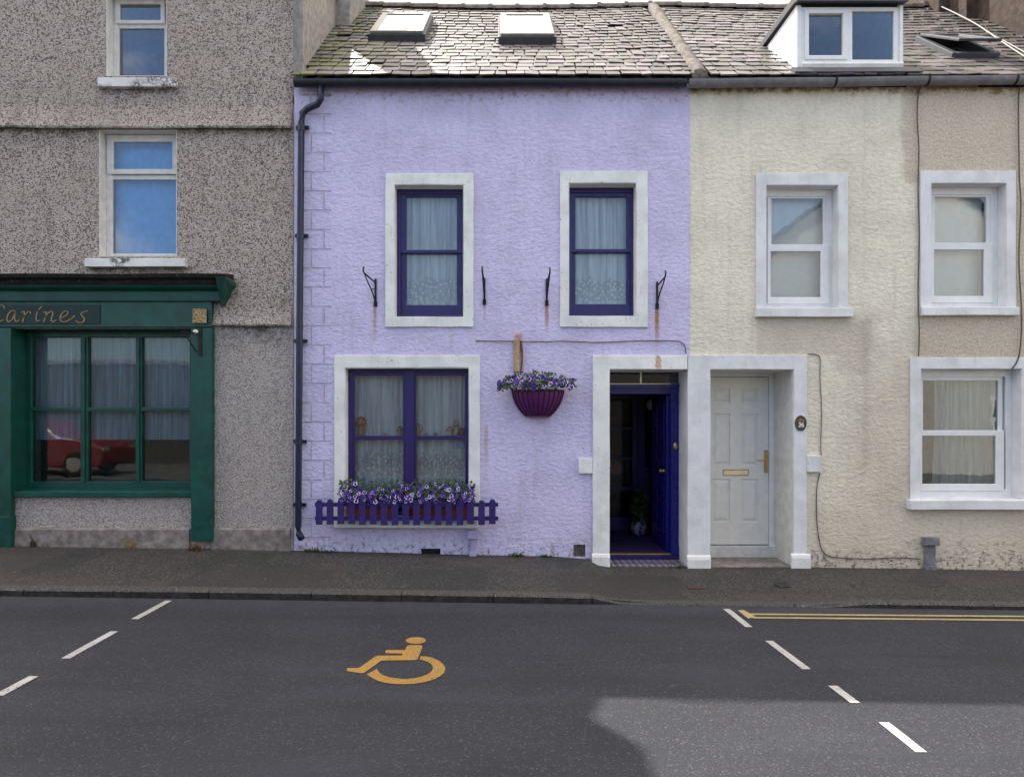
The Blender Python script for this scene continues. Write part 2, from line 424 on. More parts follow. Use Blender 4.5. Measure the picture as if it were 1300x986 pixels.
def glass_mat(name, tint=(0.93, 0.96, 0.98), rough=0.015, boost=1.0):
    n = NT(name)
    tr = n.n('ShaderNodeBsdfTransparent'); tr.inputs[0].default_value = (*tint, 1)
    gl = n.n('ShaderNodeBsdfGlossy'); gl.inputs['Roughness'].default_value = rough; gl.inputs[0].default_value = (1, 1, 1, 1)
    fr = n.n('ShaderNodeFresnel'); fr.inputs[0].default_value = 1.5
    nb = n.bump(n.noise(3.0, 2), 0.05, 0.015); n.l(nb, gl.inputs['Normal'])
    mx = n.n('ShaderNodeMixShader')
    n.l(n.math('MINIMUM', n.math('MULTIPLY', fr.outputs[0], 1.25*boost), 1.0), mx.inputs[0]); n.l(tr.outputs[0], mx.inputs[1]); n.l(gl.outputs[0], mx.inputs[2])
    n.l(mx.outputs[0], n.out.inputs[0]); return n.m

def net_mat(name, col, clear=0.25, lace=None):
    n = NT(name)
    d = n.n('ShaderNodeBsdfDiffuse'); t = n.n('ShaderNodeBsdfTranslucent'); tr = n.n('ShaderNodeBsdfTransparent')
    c = n.mix(n.ramp(n.noise(1.0, 3, 0.6, n.scaled(40, 1, 2)), 0.35, 0.7), col, tuple(k*0.75 for k in col))
    n.l(c, d.inputs[0]); n.l(c, t.inputs[0])
    m1 = n.n('ShaderNodeMixShader'); m1.inputs[0].default_value = 0.12; n.l(d.outputs[0], m1.inputs[1]); n.l(t.outputs[0], m1.inputs[2])
    m2 = n.n('ShaderNodeMixShader'); n.l(m1.outputs[0], m2.inputs[1]); n.l(tr.outputs[0], m2.inputs[2])
    fac = n.ramp(n.noise(1.0, 4, 0.6, n.scaled(24, 1, 0.5)), 0.32, 0.68, max(0.02, clear-0.20), clear+0.18)
    if lace:
        z0, z1 = lace
        o = n.sep()
        v = n.voro(24); v2 = n.voro(66)
        pat = n.math('MAXIMUM', n.ramp(v.outputs['Distance'], 0.42, 0.30), n.ramp(v2.outputs['Distance'], 0.32, 0.22))
        band = n.math('MULTIPLY', n.ramp(o[2], z0-0.02, z0), n.ramp(n.math('ADD', o[2], n.math('MULTIPLY', n.noise(9, 2), 0.25)), z1+0.12, z1+0.06))
        f2 = n.math('MULTIPLY', n.math('SUBTRACT', 1.0, pat), 0.42)
        mxn = n.n('ShaderNodeMix'); n.l(band, mxn.inputs[0]); n.l(fac, mxn.inputs[2]); n.l(f2, mxn.inputs[3]); fac = mxn.outputs[0]
    n.l(fac, m2.inputs[0]); n.l(m2.outputs[0], n.out.inputs[0]); return n.m

def plain(name, col, rough=0.6, metal=0.0, spec=0.4, var=0.15, bump=0.1, bs=40):
    n = NT(name)
    c = n.mix(n.ramp(n.noise(11, 4, 0.6), 0.3, 0.75), tuple(k*(1-var) for k in col), tuple(min(1, k*(1+var)) for k in col))
    return n.done(c, rough, n.bump(n.noise(bs, 3), bump, 0.005), spec, metal)

def attr_mat(name, rough=0.55, trans=0.0):
    n = NT(name)
    a = n.n('ShaderNodeVertexColor'); a.layer_name = 'Col'
    m = n.done(a.outputs[0], rough, None, 0.3)
    return m

M = {}
M['pebble'] = pebbledash(); M['lilac'] = lilac_mat(); M['cream'] = cream_mat(); M['slate'] = slate_mat()
M['white'] = whitewash('old_white_paint', (0.80, 0.80, 0.77))
M['lichen'] = whitewash('lichened_sill_paint', (0.74, 0.73, 0.71), 0.46)
M['bluewhite'] = whitewash('pale_blue_white_paint', (0.745, 0.74, 0.75), 0.66)
M['upvc'] = paint('white_plastic_frame', (0.78, 0.78, 0.78), 0.35, 0.05, spec=0.45, bump=0.02)
M['oldwood'] = paint('flaking_white_wood_paint', (0.72, 0.70, 0.66), 0.5, 0.12, 0.66, (0.20, 0.17, 0.13))
M['purple'] = paint('deep_purple_gloss', (0.022, 0.010, 0.125), 0.36, 0.14, 0.70, (0.10, 0.07, 0.20), 0.5, 0.10)
M['purplefence'] = paint('purple_wood_stain', (0.034, 0.018, 0.155), 0.6, 0.16, 0.70, (0.03, 0.02, 0.07), 0.35, 0.25, 14)
M['blue'] = paint('royal_blue_gloss', (0.009, 0.008, 0.17), 0.3, 0.10, spec=0.4, bump=0.02)
M['green'] = paint('dark_green_gloss', (0.001, 0.072, 0.050), 0.38, 0.22, 0.69, (0.012, 0.05, 0.038), 0.5, 0.16, 5)
M['greenboard'] = paint('green_sign_board_paint', (0.002, 0.024, 0.021), 0.45, 0.12, spec=0.4)
M['greenrot'] = paint('rotten_cornice_wood', (0.032, 0.027, 0.025), 0.75, 0.35, 0.64, (0.20, 0.17, 0.165), 0.2, 0.5, 18)
M['gold'] = plain('dull_gold_paint', (0.34, 0.21, 0.07), 0.5, 0.0, 0.4)
M['concrete'] = plain('grey_cement', (0.23, 0.20, 0.185), 0.85, 0, 0.2, 0.35, 0.5, 60)
M['gable'] = plain('smooth_grey_render', (0.27, 0.245, 0.225), 0.85, 0, 0.2, 0.28, 0.5, 25)
M['brownrender'] = plain('brown_roughcast', (0.075, 0.055, 0.045), 0.9, 0, 0.2, 0.35, 0.9, 55)
M['mortar'] = plain('grey_mortar', (0.17, 0.145, 0.125), 0.9, 0, 0.2, 0.45, 0.9, 40)
M['black'] = plain('black_gutter_paint', (0.014, 0.016, 0.026), 0.35, 0, 0.5, 0.3)
M['navy'] = plain('navy_pipe_paint', (0.008, 0.010, 0.034), 0.4, 0, 0.5, 0.3)
M['greygutter'] = plain('grey_plastic_gutter', (0.17, 0.165, 0.175), 0.45, 0, 0.4, 0.2)
M['iron'] = plain('rusty_black_iron', (0.022, 0.013, 0.012), 0.6, 0.2, 0.4, 0.5, 0.4, 90)
M['terracotta'] = plain('terracotta', (0.36, 0.10, 0.045), 0.75, 0, 0.3, 0.25, 0.2)
M['basket'] = plain('plum_purple_plastic', (0.115, 0.012, 0.115), 0.5, 0, 0.45, 0.15)
M['soil'] = plain('dark_soil', (0.03, 0.02, 0.014), 0.95, 0, 0.1, 0.4, 1.0)
M['kerb'] = asphalt('kerb_stone_surface', (0.040, 0.037, 0.035), (0.058, 0.053, 0.049), 0.62, (0.34, 0.32, 0.30), 0.8)
M['kerbface'] = plain('dirty_kerb_face', (0.03, 0.028, 0.028), 0.9, 0, 0.2, 0.4, 0.8, 50)
M['road'] = asphalt('road_asphalt', (0.023, 0.024, 0.031), (0.031, 0.032, 0.040), 0.70, (0.08, 0.08, 0.085), 0.5)
M['pavement'] = asphalt('footway_asphalt', (0.037, 0.035, 0.033), (0.052, 0.047, 0.044), 0.66, (0.20, 0.185, 0.17), 0.7, True)
M['whiteline'] = roadpaint('white_road_paint', (0.40, 0.39, 0.385))
M['yellowline'] = roadpaint('yellow_road_paint', (0.38, 0.30, 0.14))
M['symbol'] = roadpaint('amber_road_paint', (0.33, 0.185, 0.042))
M['ground'] = asphalt('far_ground', (0.09, 0.085, 0.08), (0.11, 0.10, 0.09))
M['glass'] = glass_mat('window_glass')
M['shopglass'] = glass_mat('old_shop_glass', (0.80, 0.86, 0.88), 0.02, 0.75)
M['dimglass'] = glass_mat('hall_door_glass', (0.6, 0.6, 0.65), 0.05, 0.5)
M['skyglass'] = glass_mat('roof_window_glass', (0.35, 0.38, 0.40), 0.10, 1.6)
M['net'] = net_mat('white_net', (0.82, 0.82, 0.80), 0.22)
M['netlace_u'] = net_mat('lace_hem_net', (0.92, 0.92, 0.89), 0.20, (Z_(376), Z_(345)))
M['netlace_l'] = net_mat('heavy_lace_net', (0.95, 0.95, 0.91), 0.10, (Z_(606), Z_(574)))
M['shopnet'] = net_mat('grey_shop_net', (0.66, 0.69, 0.74), 0.18)
M['creamcurtain'] = net_mat('greenish_net', (0.52, 0.58, 0.57), 0.20)
M['blind'] = plain('plain_pale_blind', (0.82, 0.82, 0.78), 0.9, 0, 0.1, 0.04, 0.1)
M['bluecloth'] = plain('sky_blue_blind', (0.22, 0.50, 0.88), 0.9, 0, 0.1, 0.10, 0.1)
M['mirrorblue'] = plain('mirrored_sky_blue', (0.03, 0.075, 0.20), 0.9, 0, 0.1, 0.2, 0.1)
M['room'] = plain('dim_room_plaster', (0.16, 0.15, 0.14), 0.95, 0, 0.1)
M['atticsky'] = plain('attic_mirrored_sky', (0.05, 0.10, 0.21), 0.95, 0, 0.1)  # attic walls coloured blue for the sky mirrored in the dormer panes
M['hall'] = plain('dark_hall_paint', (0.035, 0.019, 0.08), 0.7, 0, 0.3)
M['upvcdoor'] = paint('white_door_skin', (0.78, 0.76, 0.70), 0.38, 0.05, spec=0.4, bump=0.03)
M['brass'] = plain('worn_brass', (0.52, 0.36, 0.12), 0.35, 0.85, 0.5, 0.2)
M['ivory'] = plain('cream_letter_flap', (0.78, 0.69, 0.47), 0.35, 0.3, 0.5, 0.08)
M['plaque'] = plain('black_enamel', (0.012, 0.013, 0.012), 0.25, 0, 0.5)
M['lettering'] = plain('white_enamel', (0.75, 0.75, 0.72), 0.4)
M['wood'] = plain('weathered_wood', (0.42, 0.30, 0.17), 0.8, 0, 0.2, 0.3, 0.5)
M['rust'] = plain('orange_rust', (0.20, 0.085, 0.03), 0.9, 0, 0.2, 0.4, 0.6)
M['cable'] = plain('grimy_cable', (0.085, 0.075, 0.065), 0.6)
M['whitecable'] = plain('pale_cable', (0.30, 0.27, 0.24), 0.6)
M['flower'] = attr_mat('petal', 0.6); M['leaf'] = attr_mat('leaf', 0.5)
M['frame_dark'] = plain('grey_aluminium_flashing', (0.075, 0.075, 0.088), 0.62, 0.1, 0.3)
M['frame_light'] = plain('pale_aluminium', (0.30, 0.28, 0.25), 0.5, 0.2, 0.4)

# ------------------------------------------------------------------ world, sun, camera
sun_dir = Vector((-0.42, 0.63, 1.0)).normalized()          # towards the sun
elev = math.asin(sun_dir.z); azim = math.atan2(sun_dir.x, sun_dir.y)
w = bpy.data.worlds.new('World'); scene.world = w; w.use_nodes = True
nt = w.node_tree; nt.nodes.clear()
wo = nt.nodes.new('ShaderNodeOutputWorld'); bg = nt.nodes.new('ShaderNodeBackground'); sky = nt.nodes.new('ShaderNodeTexSky')
sky.sky_type = 'NISHITA'; sky.sun_disc = False; sky.sun_elevation = elev; sky.sun_rotation = azim
sky.air_density = 1.0; sky.dust_density = 2.5; sky.ozone_density = 1.0
tc = nt.nodes.new('ShaderNodeTexCoord'); mp = nt.nodes.new('ShaderNodeMapping'); mp.inputs['Scale'].default_value = (1, 1, 2.2); mp.inputs['Location'].default_value = (1.3, 0.6, 0.4)
nz = nt.nodes.new('ShaderNodeTexNoise'); nz.inputs['Scale'].default_value = 2.1; nz.inputs['Detail'].default_value = 7; nz.inputs['Roughness'].default_value = 0.6
mr = nt.nodes.new('ShaderNodeMapRange'); mr.interpolation_type = 'SMOOTHSTEP'; mr.inputs['From Min'].default_value = 0.40; mr.inputs['From Max'].default_value = 0.60
mx = nt.nodes.new('ShaderNodeMix'); mx.data_type = 'RGBA'; mx.inputs[7].default_value = (9.8, 9.1, 8.3, 1)
L = nt.links.new
L(tc.outputs['Generated'], mp.inputs[0]); L(mp.outputs[0], nz.inputs['Vector']); sx = nt.nodes.new('ShaderNodeSeparateXYZ'); L(tc.outputs['Generated'], sx.inputs[0])
ma = nt.nodes.new('ShaderNodeMath'); ma.operation = 'MULTIPLY_ADD'; ma.inputs[1].default_value = 0.24; L(sx.outputs[1], ma.inputs[0]); L(nz.outputs['Fac'], ma.inputs[2])
mb_ = nt.nodes.new('ShaderNodeMath'); mb_.operation = 'MULTIPLY_ADD'; mb_.inputs[1].default_value = 0.16; L(sx.outputs[2], mb_.inputs[0]); L(ma.outputs[0], mb_.inputs[2]); ma = mb_
L(ma.outputs[0], mr.inputs['Value'])
L(mr.outputs[0], mx.inputs[0]); L(sky.outputs[0], mx.inputs[6]); L(mx.outputs[2], bg.inputs[0]); L(bg.outputs[0], wo.inputs[0])
bg.inputs[1].default_value = 0.15
sl = bpy.data.lights.new('sun', 'SUN'); sl.energy = 3.8; sl.angle = R(0.6); sl.color = (1.0, 0.955, 0.88)
so = bpy.data.objects.new('sun', sl); COL.objects.link(so)
so.rotation_euler = sun_dir.to_track_quat('Z', 'Y').to_euler(); so.location = (-6, 14, 20)
cam = bpy.data.cameras.new('camera'); co = bpy.data.objects.new('camera', cam); COL.objects.link(co)
co.location = (0, CAMY, CAMZ); co.rotation_euler = (R(90), 0, 0)
cam.sensor_width = 36.0; cam.sensor_fit = 'HORIZONTAL'; cam.lens = F/1300*36
cam.shift_x = (650-CX)/1300; cam.shift_y = (CY-493)/1300; cam.clip_end = 1000; cam.clip_start = 0.05
scene.camera = co
scene.view_settings.view_transform = 'Standard'; scene.view_settings.look = 'None'
scene.view_settings.exposure = 1.2; scene.view_settings.gamma = 1.0
scene.cycles.max_bounces = 8; scene.cycles.transparent_max_bounces = 12
scene.cycles.sample_clamp_indirect = 4.0
scene.cycles.use_denoising = True

# ------------------------------------------------------------------ ground, road, pavement
def interp(tab, x):
    if x <= tab[0][0]: return tab[0][1]
    for (a, u), (b, v) in zip(tab, tab[1:]):
        if x <= b:
            t = (x-a)/(b-a); return u + (v-u)*t
    return tab[-1][1]
KY = -1.54
wall_base = [(X_(p), Z_(y)) for p, y in ((-400, 682), (50, 693), (200, 695), (300, 697), (380, 698.5), (480, 701), (600, 704), (700, 706), (747, 709.5), (757, 715.5), (775, 718.5), (870, 719.8), (1040, 720), (1180, 722), (1300, 724), (1700, 732))]
kerb_top = [(X_(p, KY), Z_(y, KY)) for p, y in ((-600, 738), (0, 748), (300, 751), (640, 755.5), (752, 758), (800, 768), (870, 770), (1050, 770), (1108, 765.5), (1300, 768.5), (1900, 776))]
def pav_z(x, y):
    t = min(1, max(0, -y/(-KY))); t = 1-max(0, min(1, (y-KY)/(-KY)))
    a = interp(wall_base, x); b = max(interp(kerb_top, x), road_z(x)+0.012)
    return a + (b-a)*t + 0.004*noise.noise(Vector((x*1.1, y*2.3, 0)))
bm = bmesh.new()
def sheet(bm, xs, ys, fz):
    g = [[bm.verts.new((x, y, fz(x, y))) for y in ys] for x in xs]
    for i in range(len(xs)-1):
        for j in range(len(ys)-1):
            bm.faces.new([g[i][j], g[i+1][j], g[i+1][j+1], g[i][j+1]])
def lin(a, b, n): return [a + (b-a)*k/n for k in range(n+1)]
sheet(bm, lin(-90, 90, 6), lin(-120, 120, 6), lambda x, y: -3.2)
struct('ground', bm, M['ground'])
bm = bmesh.new(); sheet(bm, lin(-45, 45, 60), lin(-9.2, KY+0.02, 6), lambda x, y: road_z(x)); ROAD = struct('road', bm, M['road'])
bm = bmesh.new(); sheet(bm, lin(-14, 14, 260), [KY+0.03, KY+0.07]+lin(KY+0.12, 0.0, 14), pav_z)
xs_ = lin(-14, 14, 60)
for a, b in zip(xs_, xs_[1:]): bm.faces.new([bm.verts.new(p) for p in ((a, KY+.03, pav_z(a, KY+.03)), (b, KY+.03, pav_z(b, KY+.03)), (b, KY+.03, -1), (a, KY+.03, -1))])
PAV = struct('pavement', bm, M['pavement'], True)
# kerb: short stones, top and face
bm = bmesh.new(); x = -14.0
while x < 14:
    L_ = random.uniform(0.82, 0.98); n = 8
    for k in range(n):
        a = x + (L_-0.009)*k/n; b = x + (L_-0.009)*(k+1)/n
        za, zb = pav_z(a, KY)+0.003, pav_z(b, KY)+0.003
        ja = 0.010*noise.noise(Vector((a*5, 1, 2))); jb = 0.010*noise.noise(Vector((b*5, 1, 2)))
        rows = []
        for xx, zz, j in ((a, za, ja), (b, zb, jb)):
            rows.append([bm.verts.new(p) for p in ((xx, KY+0.13, pav_z(xx, KY+0.13)+0.003), (xx, KY+0.025+j, zz), (xx, KY+0.006+j, zz-0.014), (xx, KY, road_z(xx)-0.05))])
        for i in range(3):
            f = bm.faces.new([rows[0][i], rows[1][i], rows[1][i+1], rows[0][i+1]]); f.material_index = 1 if i == 2 else 0
    x += L_
part('kerb', bm, [M['kerb'], M['kerbface']], PAV, smooth=False)
def ground_poly(bm, pts, lift=0.004):
    bm.faces.new([bm.verts.new(p + Vector((0, 0, lift))) for p in pts])
# bay dashes: centre line ends in picture coordinates, laid on the road plane
def dash(a, b, wid):
    A, B = road_hit(*a), road_hit(*b); d = (B-A); d.z = 0; d.normalize(); nrm = Vector((-d.y, d.x, 0))*wid/2
    bm = bmesh.new(); n = 10; L_, R_ = [], []
    for k in range(n+1):
        p = A.lerp(B, k/n)
        for sgn, lst in ((1, L_), (-1, R_)):
            q = p + nrm*sgn*(1+0.10*noise.noise(p*6+Vector((sgn*4, 0, 0)))); q.z = road_z(q.x)+0.004; lst.append(bm.verts.new(q))
    for k in range(n): bm.faces.new([L_[k], L_[k+1], R_[k+1], R_[k]])
    return bm
for a, b in (((214, 762.5), (171, 786)), ((145, 801.5), (83, 836)), ((43, 858.5), (-2, 883)), ((922, 773), (951, 796)), ((976, 813.5), (1024, 849.5)), ((1057, 870.5), (1086, 892.5)), ((-38, 905), (-100, 938)), ((1122, 917), (1170, 955))):
    part('bay_marking', dash(a, b, 0.062), M['whiteline'], ROAD)
# double yellow lines with their closed mitred end
bm = bmesh.new()
def strip(pa, pb, wid):
    A, B = road_hit(*pa), road_hit(*pb); n = 24
    va, vb = [], []
    for k in range(n+1):
        p = A.lerp(B, k/n)
        for s, lst in ((wid/2, va), (-wid/2, vb)):
            lst.append(bm.verts.new((p.x, p.y+s, road_z(p.x)+0.004)))
    for k in range(n): bm.faces.new([va[k], va[k+1], vb[k+1], vb[k]])
strip((951.5, 779.6), (1420, 783.5), 0.046)
strip((955, 784), (1420, 788.4), 0.046)
ground_poly(bm, [road_hit(*p) for p in ((936.5, 775), (944, 774.4), (959, 783), (950, 785.4))], 0.005)
part('double_yellow_line', bm, M['yellowline'], ROAD)
# wheelchair symbol traced on the road plane
def sy(x, y): return road_hit(430 + x/8.667, 795 + y/8.67)
bm = bmesh.new()
ground_poly(bm, [sy(848+112*math.cos(t), 157+37*math.sin(t)) for t in lin(0, 2*math.pi, 28)[:-1]])
bm2 = [(735, 255), (745, 225), (770, 208), (905, 208), (920, 222), (915, 245), (870, 360), (850, 373), (470, 378), (285, 510), (250, 520), (100, 496), (86, 482), (95, 462), (215, 460), (235, 452), (400, 335), (430, 325), (700, 322), (700, 302), (520, 297), (510, 280), (525, 263), (722, 262)]
f = bm.faces.new([bm.verts.new(sy(*p)+Vector((0, 0, 0.004))) for p in bm2])
bmesh.ops.triangulate(bm, faces=[f])
outer = [(905, 328), (960, 332), (1040, 350), (1110, 385), (1155, 425), (1175, 465), (1165, 505), (1120, 548), (1050, 585), (950, 615), (840, 632), (720, 640), (600, 635), (500, 622), (420, 598), (350, 560), (305, 532)]
inner = [(885, 365), (930, 375), (985, 395), (1020, 420), (1035, 445), (1035, 470), (1020, 498), (985, 525), (925, 550), (850, 570), (770, 580), (690, 580), (610, 572), (540, 558), (480, 535), (435, 500), (420, 470)]
o_ = [bm.verts.new(sy(*p)+Vector((0, 0, 0.004))) for p in outer]; i_ = [bm.verts.new(sy(*p)+Vector((0, 0, 0.004))) for p in inner]
for k in range(len(o_)-1): bm.faces.new([o_[k], o_[k+1], i_[k+1], i_[k]])
part('wheelchair_symbol', bm, M['symbol'], ROAD)
# stop-tap cover set in the footway
def pav_hit(px, py):
    lo, hi = CAMY+1, 0.5
    y = -1.0
    for _ in range(40):
        x = X_(px, y); z = pav_z(x, y); d = (CAMZ-z)/((py-CY)/F); y = 0.5*y + 0.5*(CAMY+d)
    return Vector((X_(px, y), y, pav_z(X_(px, y), y)))
def cover(pts, m):
    bm = bmesh.new(); ps = [pav_hit(*p) for p in pts]
    t = [bm.verts.new(p+Vector((0, 0, 0.010))) for p in ps]; b = [bm.verts.new(p-Vector((0, 0, 0.02))) for p in ps]
    bm.faces.new(t)
    for k in range(4): bm.faces.new([t[k], t[(k+1) % 4], b[(k+1) % 4], b[k]])
    return bm
solo('access_cover', cover(((982, 740.5), (997, 740), (1004, 745.5), (989, 746.5)), 0), M['kerbface'], 'small dark iron cover set in the pavement in front of the white door', 'cover')
solo('access_cover', cover(((872, 743.5), (890, 744), (894, 747.5), (874, 748)), 0), plain('brown_rusted_iron', (.06, .035, .028), .9), 'rusty brown cover in the pavement in front of the white pillar between the doors', 'cover')

# ------------------------------------------------------------------ shared building helpers
def room(parent, x0, x1, z0, z1, y0, depth, m, name='room'):
    bm = bmesh.new(); e = 0.25
    vs = box(bm, x0-e, x1+e, y0, y0+depth, z0-e, z1+e)
    for f in list(bm.faces):
        if all(abs(v.co.y-y0) < 1e-5 for v in f.verts): bm.faces.remove(f)
    return part(name, bm, m, parent)
def pxr(r, y): return (X_(r[0], y), X_(r[1], y), Z_(r[3], y), Z_(r[2], y))   # (px0,px1,py0,py1) -> x0,x1,z0,z1
def curtain(x0, x1, z0, z1, y, amp=0.02, pitch=0.07, seed=0, sweep=0.0, hem=0.0, pinch=0.0):
    bm = bmesh.new(); nx = max(30, int((x1-x0)/0.010)); nz = 14; g = []
    for i in range(nx+1):
        u = i/nx; col_ = []
        for j in range(nz+1):
            v = j/nz
            x = x0 + (x1-x0)*u + sweep*(1-v)*(u-0.5) + 0.02*noise.noise(Vector((u*5, v*1.2, seed+3.3)))
            ph = (x-x0)/pitch*2*math.pi + 4.5*noise.noise(Vector((u*4.0, v*0.35, seed)))
            a = amp*(0.55+0.9*abs(noise.noise(Vector((u*6, v*0.4, seed+9)))))*(1-pinch*v)
            yy = y + a*math.sin(ph) + 0.4*a*math.sin(2.3*ph+1)
            z = z0 + (z1-z0)*v + (hem*math.sin(u*math.pi*7+seed) if j == 0 else 0)
            col_.append(bm.verts.new((x, yy, z)))
        g.append(col_)
    for i in range(nx):
        for j in range(nz): bm.faces.new([g[i][j], g[i+1][j], g[i+1][j+1], g[i][j+1]])
    return bm
def sash_window(house, op, y, frame_m, ring, sashes, glass='glass', depth=0.07):
    """op: opening (x0,x1,z0,z1); ring: frame member widths (l,r,b,t); sashes: (outer px rect, glass px rect, y)"""
    x0, x1, z0, z1 = op; l, r, b, t = ring
    fr = part('window', PLATE(x0+.003, x1-.003, z0+.003, z1-.003, [(x0+l, x1-r, z0+b, z1-t)], y, y+depth), frame_m, house, 0.005)
    for o_, holes, ys in sashes:
        if not isinstance(holes, list): holes = [holes]
        part('sash', PLATE(*pxr(o_, ys), [pxr(h, ys) for h in holes], ys, ys+0.045), frame_m, fr, 0.006)
        for h in holes:
            a = pxr(h, ys)
            part('pane', BOX(a[0]-.006, a[1]+.006, ys+.020, ys+.026, a[2]-.006, a[3]+.006), M[glass], fr)
    return fr
def sill_bm(px0, px1, py0, py1, proud, back=0.14, y=0.0, wob=0.004):
    x0, x1 = X_(px0, -proud), X_(px1, -proud); zt, zb = Z_(py0, -proud), Z_(py1, -proud)
    bm = bmesh.new()
    prism_x(bm, [(-proud, zb), (-proud, zt), (y+back, zt+0.015), (y+back, zb)], x0, x1, 14, wob)
    return bm
def slates(x0, x1, s0, s1, holes, gauge=0.198, wmin=0.13, wmax=0.23, seed=1):
    """courses of slates on the roof plane; holes: (x0,x1,s0,s1) kept clear"""
    rnd = random.Random(seed); bm = bmesh.new(); s = s0; row = 0
    while s < s1:
        g = gauge*rnd.uniform(0.92, 1.06)
        x = x0 - rnd.uniform(0, 0.12)
        while x < x1:
            wd = rnd.uniform(wmin, wmax); a, b = max(x, x0), min(x+wd-rnd.uniform(0.006, 0.020), x1)
            x += wd
            if b-a < 0.03: continue
            segs = [(a, b)]
            for h in holes:
                if s+g > h[2] and s < h[3]-0.02:
                    out = []
                    for p, q in segs:
                        if q <= h[0] or p >= h[1]: out.append((p, q)); continue
                        if p < h[0]-0.02: out.append((p, h[0]))
                        if q > h[1]+0.02: out.append((h[1], q))
                    segs = out
            for p, q in segs:
                if rnd.random() < 0.004: continue
                hb = 0.025+rnd.uniform(-0.003, 0.007); sag = -0.045*math.sin((p-x0)/(x1-x0)*math.pi)*min(1, s/2.0)
                d0 = rnd.uniform(-0.009, 0.009); tw = rnd.uniform(-0.006, 0.006); th = rnd.uniform(0.012, 0.017)
                tilt = rnd.uniform(-0.004, 0.004)
                top = min(s+g*1.75, s1+0.06)
                cs = [(p, s+d0-tw, hb-tilt), (q, s+d0+tw, hb+tilt), (q-0.003, top, 0.006), (p+0.003, top, 0.006)]
                if rnd.random() < 0.22:      # broken corner
                    k = rnd.uniform(0.015, 0.05)
                    cs = [(p, s+d0-tw+k, hb-tilt), (p+k, s+d0-tw, hb-tilt)] + cs[1:] if rnd.random() < 0.5 else [cs[0], (q-k, s+d0+tw, hb+tilt), (q, s+d0+tw+k, hb+tilt)] + cs[2:]
                T = [bm.verts.new(roof_pt(u, v, h+sag)) for u, v, h in cs]
                B = [bm.verts.new(roof_pt(u, v, h+sag-th)) for u, v, h in cs]
                bm.faces.new(T); bm.faces.new(B[::-1]); n = len(T)
                for k in range(n): bm.faces.new([T[k], B[k], B[(k+1) % n], T[(k+1) % n]])
        s += g; row += 1
    return bm
SR = 4.36                                         # slope length to the ridge
def roof_base(x0, x1, holes):
    bm = bmesh.new(); xs = sorted({x0, x1} | {k for h in holes for k in h[:2]}); ss = sorted({0.0, SR} | {k for h in holes for k in h[2:]})
    for a, b in zip(xs, xs[1:]):
        for c, d in zip(ss, ss[1:]):
            if any(h[0] < (a+b)/2 < h[1] and h[2] < (c+d)/2 < h[3] for h in holes): continue
            bm.faces.new([bm.verts.new(roof_pt(*p, -0.055)) for p in ((a, c), (b, c), (b, d), (a, d))])
    r = roof_pt(0, SR, -0.055)                     # rear slope
    bm.faces.new([bm.verts.new(v) for v in ((x0, r.y, r.z), (x1, r.y, r.z), (x1, r.y+3.3, r.z-3.3*TANP), (x0, r.y+3.3, r.z-3.3*TANP))])
    return bm
def ridge_bm(x0, x1):
    bm = bmesh.new(); x = x0; c = roof_pt(0, SR, 0)
    while x < x1-0.05:
        L_ = min(0.44, x1-x); n = 8
        for (a, b, r) in ((x, x+L_-0.06, 0.115), (x+L_-0.06, x+L_, 0.130)):
            sagA = -0.05*math.sin((a-x0)/(x1-x0)*math.pi); R1 = []; R2 = []
            for k in range(n+1):
                t = math.pi*(k/n); R1.append(bm.verts.new((a, c.y-math.cos(t)*r, c.z-0.045+math.sin(t)*r+sagA))); R2.append(bm.verts.new((b, c.y-math.cos(t)*r, c.z-0.045+math.sin(t)*r+sagA)))
            for k in range(n): bm.faces.new([R1[k], R1[k+1], R2[k+1], R2[k]])
            bm.faces.new(R1); bm.faces.new(R2[::-1])
        x += L_
    return bm
def gutter_bm(x0, x1, za, zb, r=0.058, y=-0.10, seg=10):
    bm = bmesh.new(); n = 40; rings = []
    for k in range(n+1):
        x = x0+(x1-x0)*k/n; z = za+(zb-za)*k/n + 0.006*noise.noise(Vector((x*1.2, 0, 3)))
        ring = [bm.verts.new((x, y-math.cos(math.pi*i/seg)*r, z-math.sin(math.pi*i/seg)*r*1.25)) for i in range(seg+1)]
        ring += [bm.verts.new((x, y-math.cos(math.pi*i/seg)*(r-.006), z+.002-math.sin(math.pi*i/seg)*(r-.006)*1.25)) for i in range(seg, -1, -1)]
        rings.append(ring)
    m = len(rings[0])
    for A, B in zip(rings, rings[1:]):
        for i in range(m): bm.faces.new([A[i], A[(i+1) % m], B[(i+1) % m], B[i]])
    bm.faces.new(rings[0]); bm.faces.new(rings[-1][::-1])
    return bm
def gutter_clip(x, z, r=0.066, y=-0.10):
    bm = bmesh.new(); n = 10
    a = [[bm.verts.new((xx, y-math.cos(math.pi*i/n)*rr, z-math.sin(math.pi*i/n)*rr*1.25)) for i in range(n+1)] for xx in (x-.012, x+.012) for rr in (r, r-.007)]
    o0, i0, o1, i1 = a
    for k in range(n):
        bm.faces.new([o0[k], o0[k+1], o1[k+1], o1[k]]); bm.faces.new([i0[k], i1[k], i1[k+1], i0[k+1]])
        bm.faces.new([o0[k], i0[k], i0[k+1], o0[k+1]]); bm.faces.new([o1[k], o1[k+1], i1[k+1], i1[k]])
    return bm
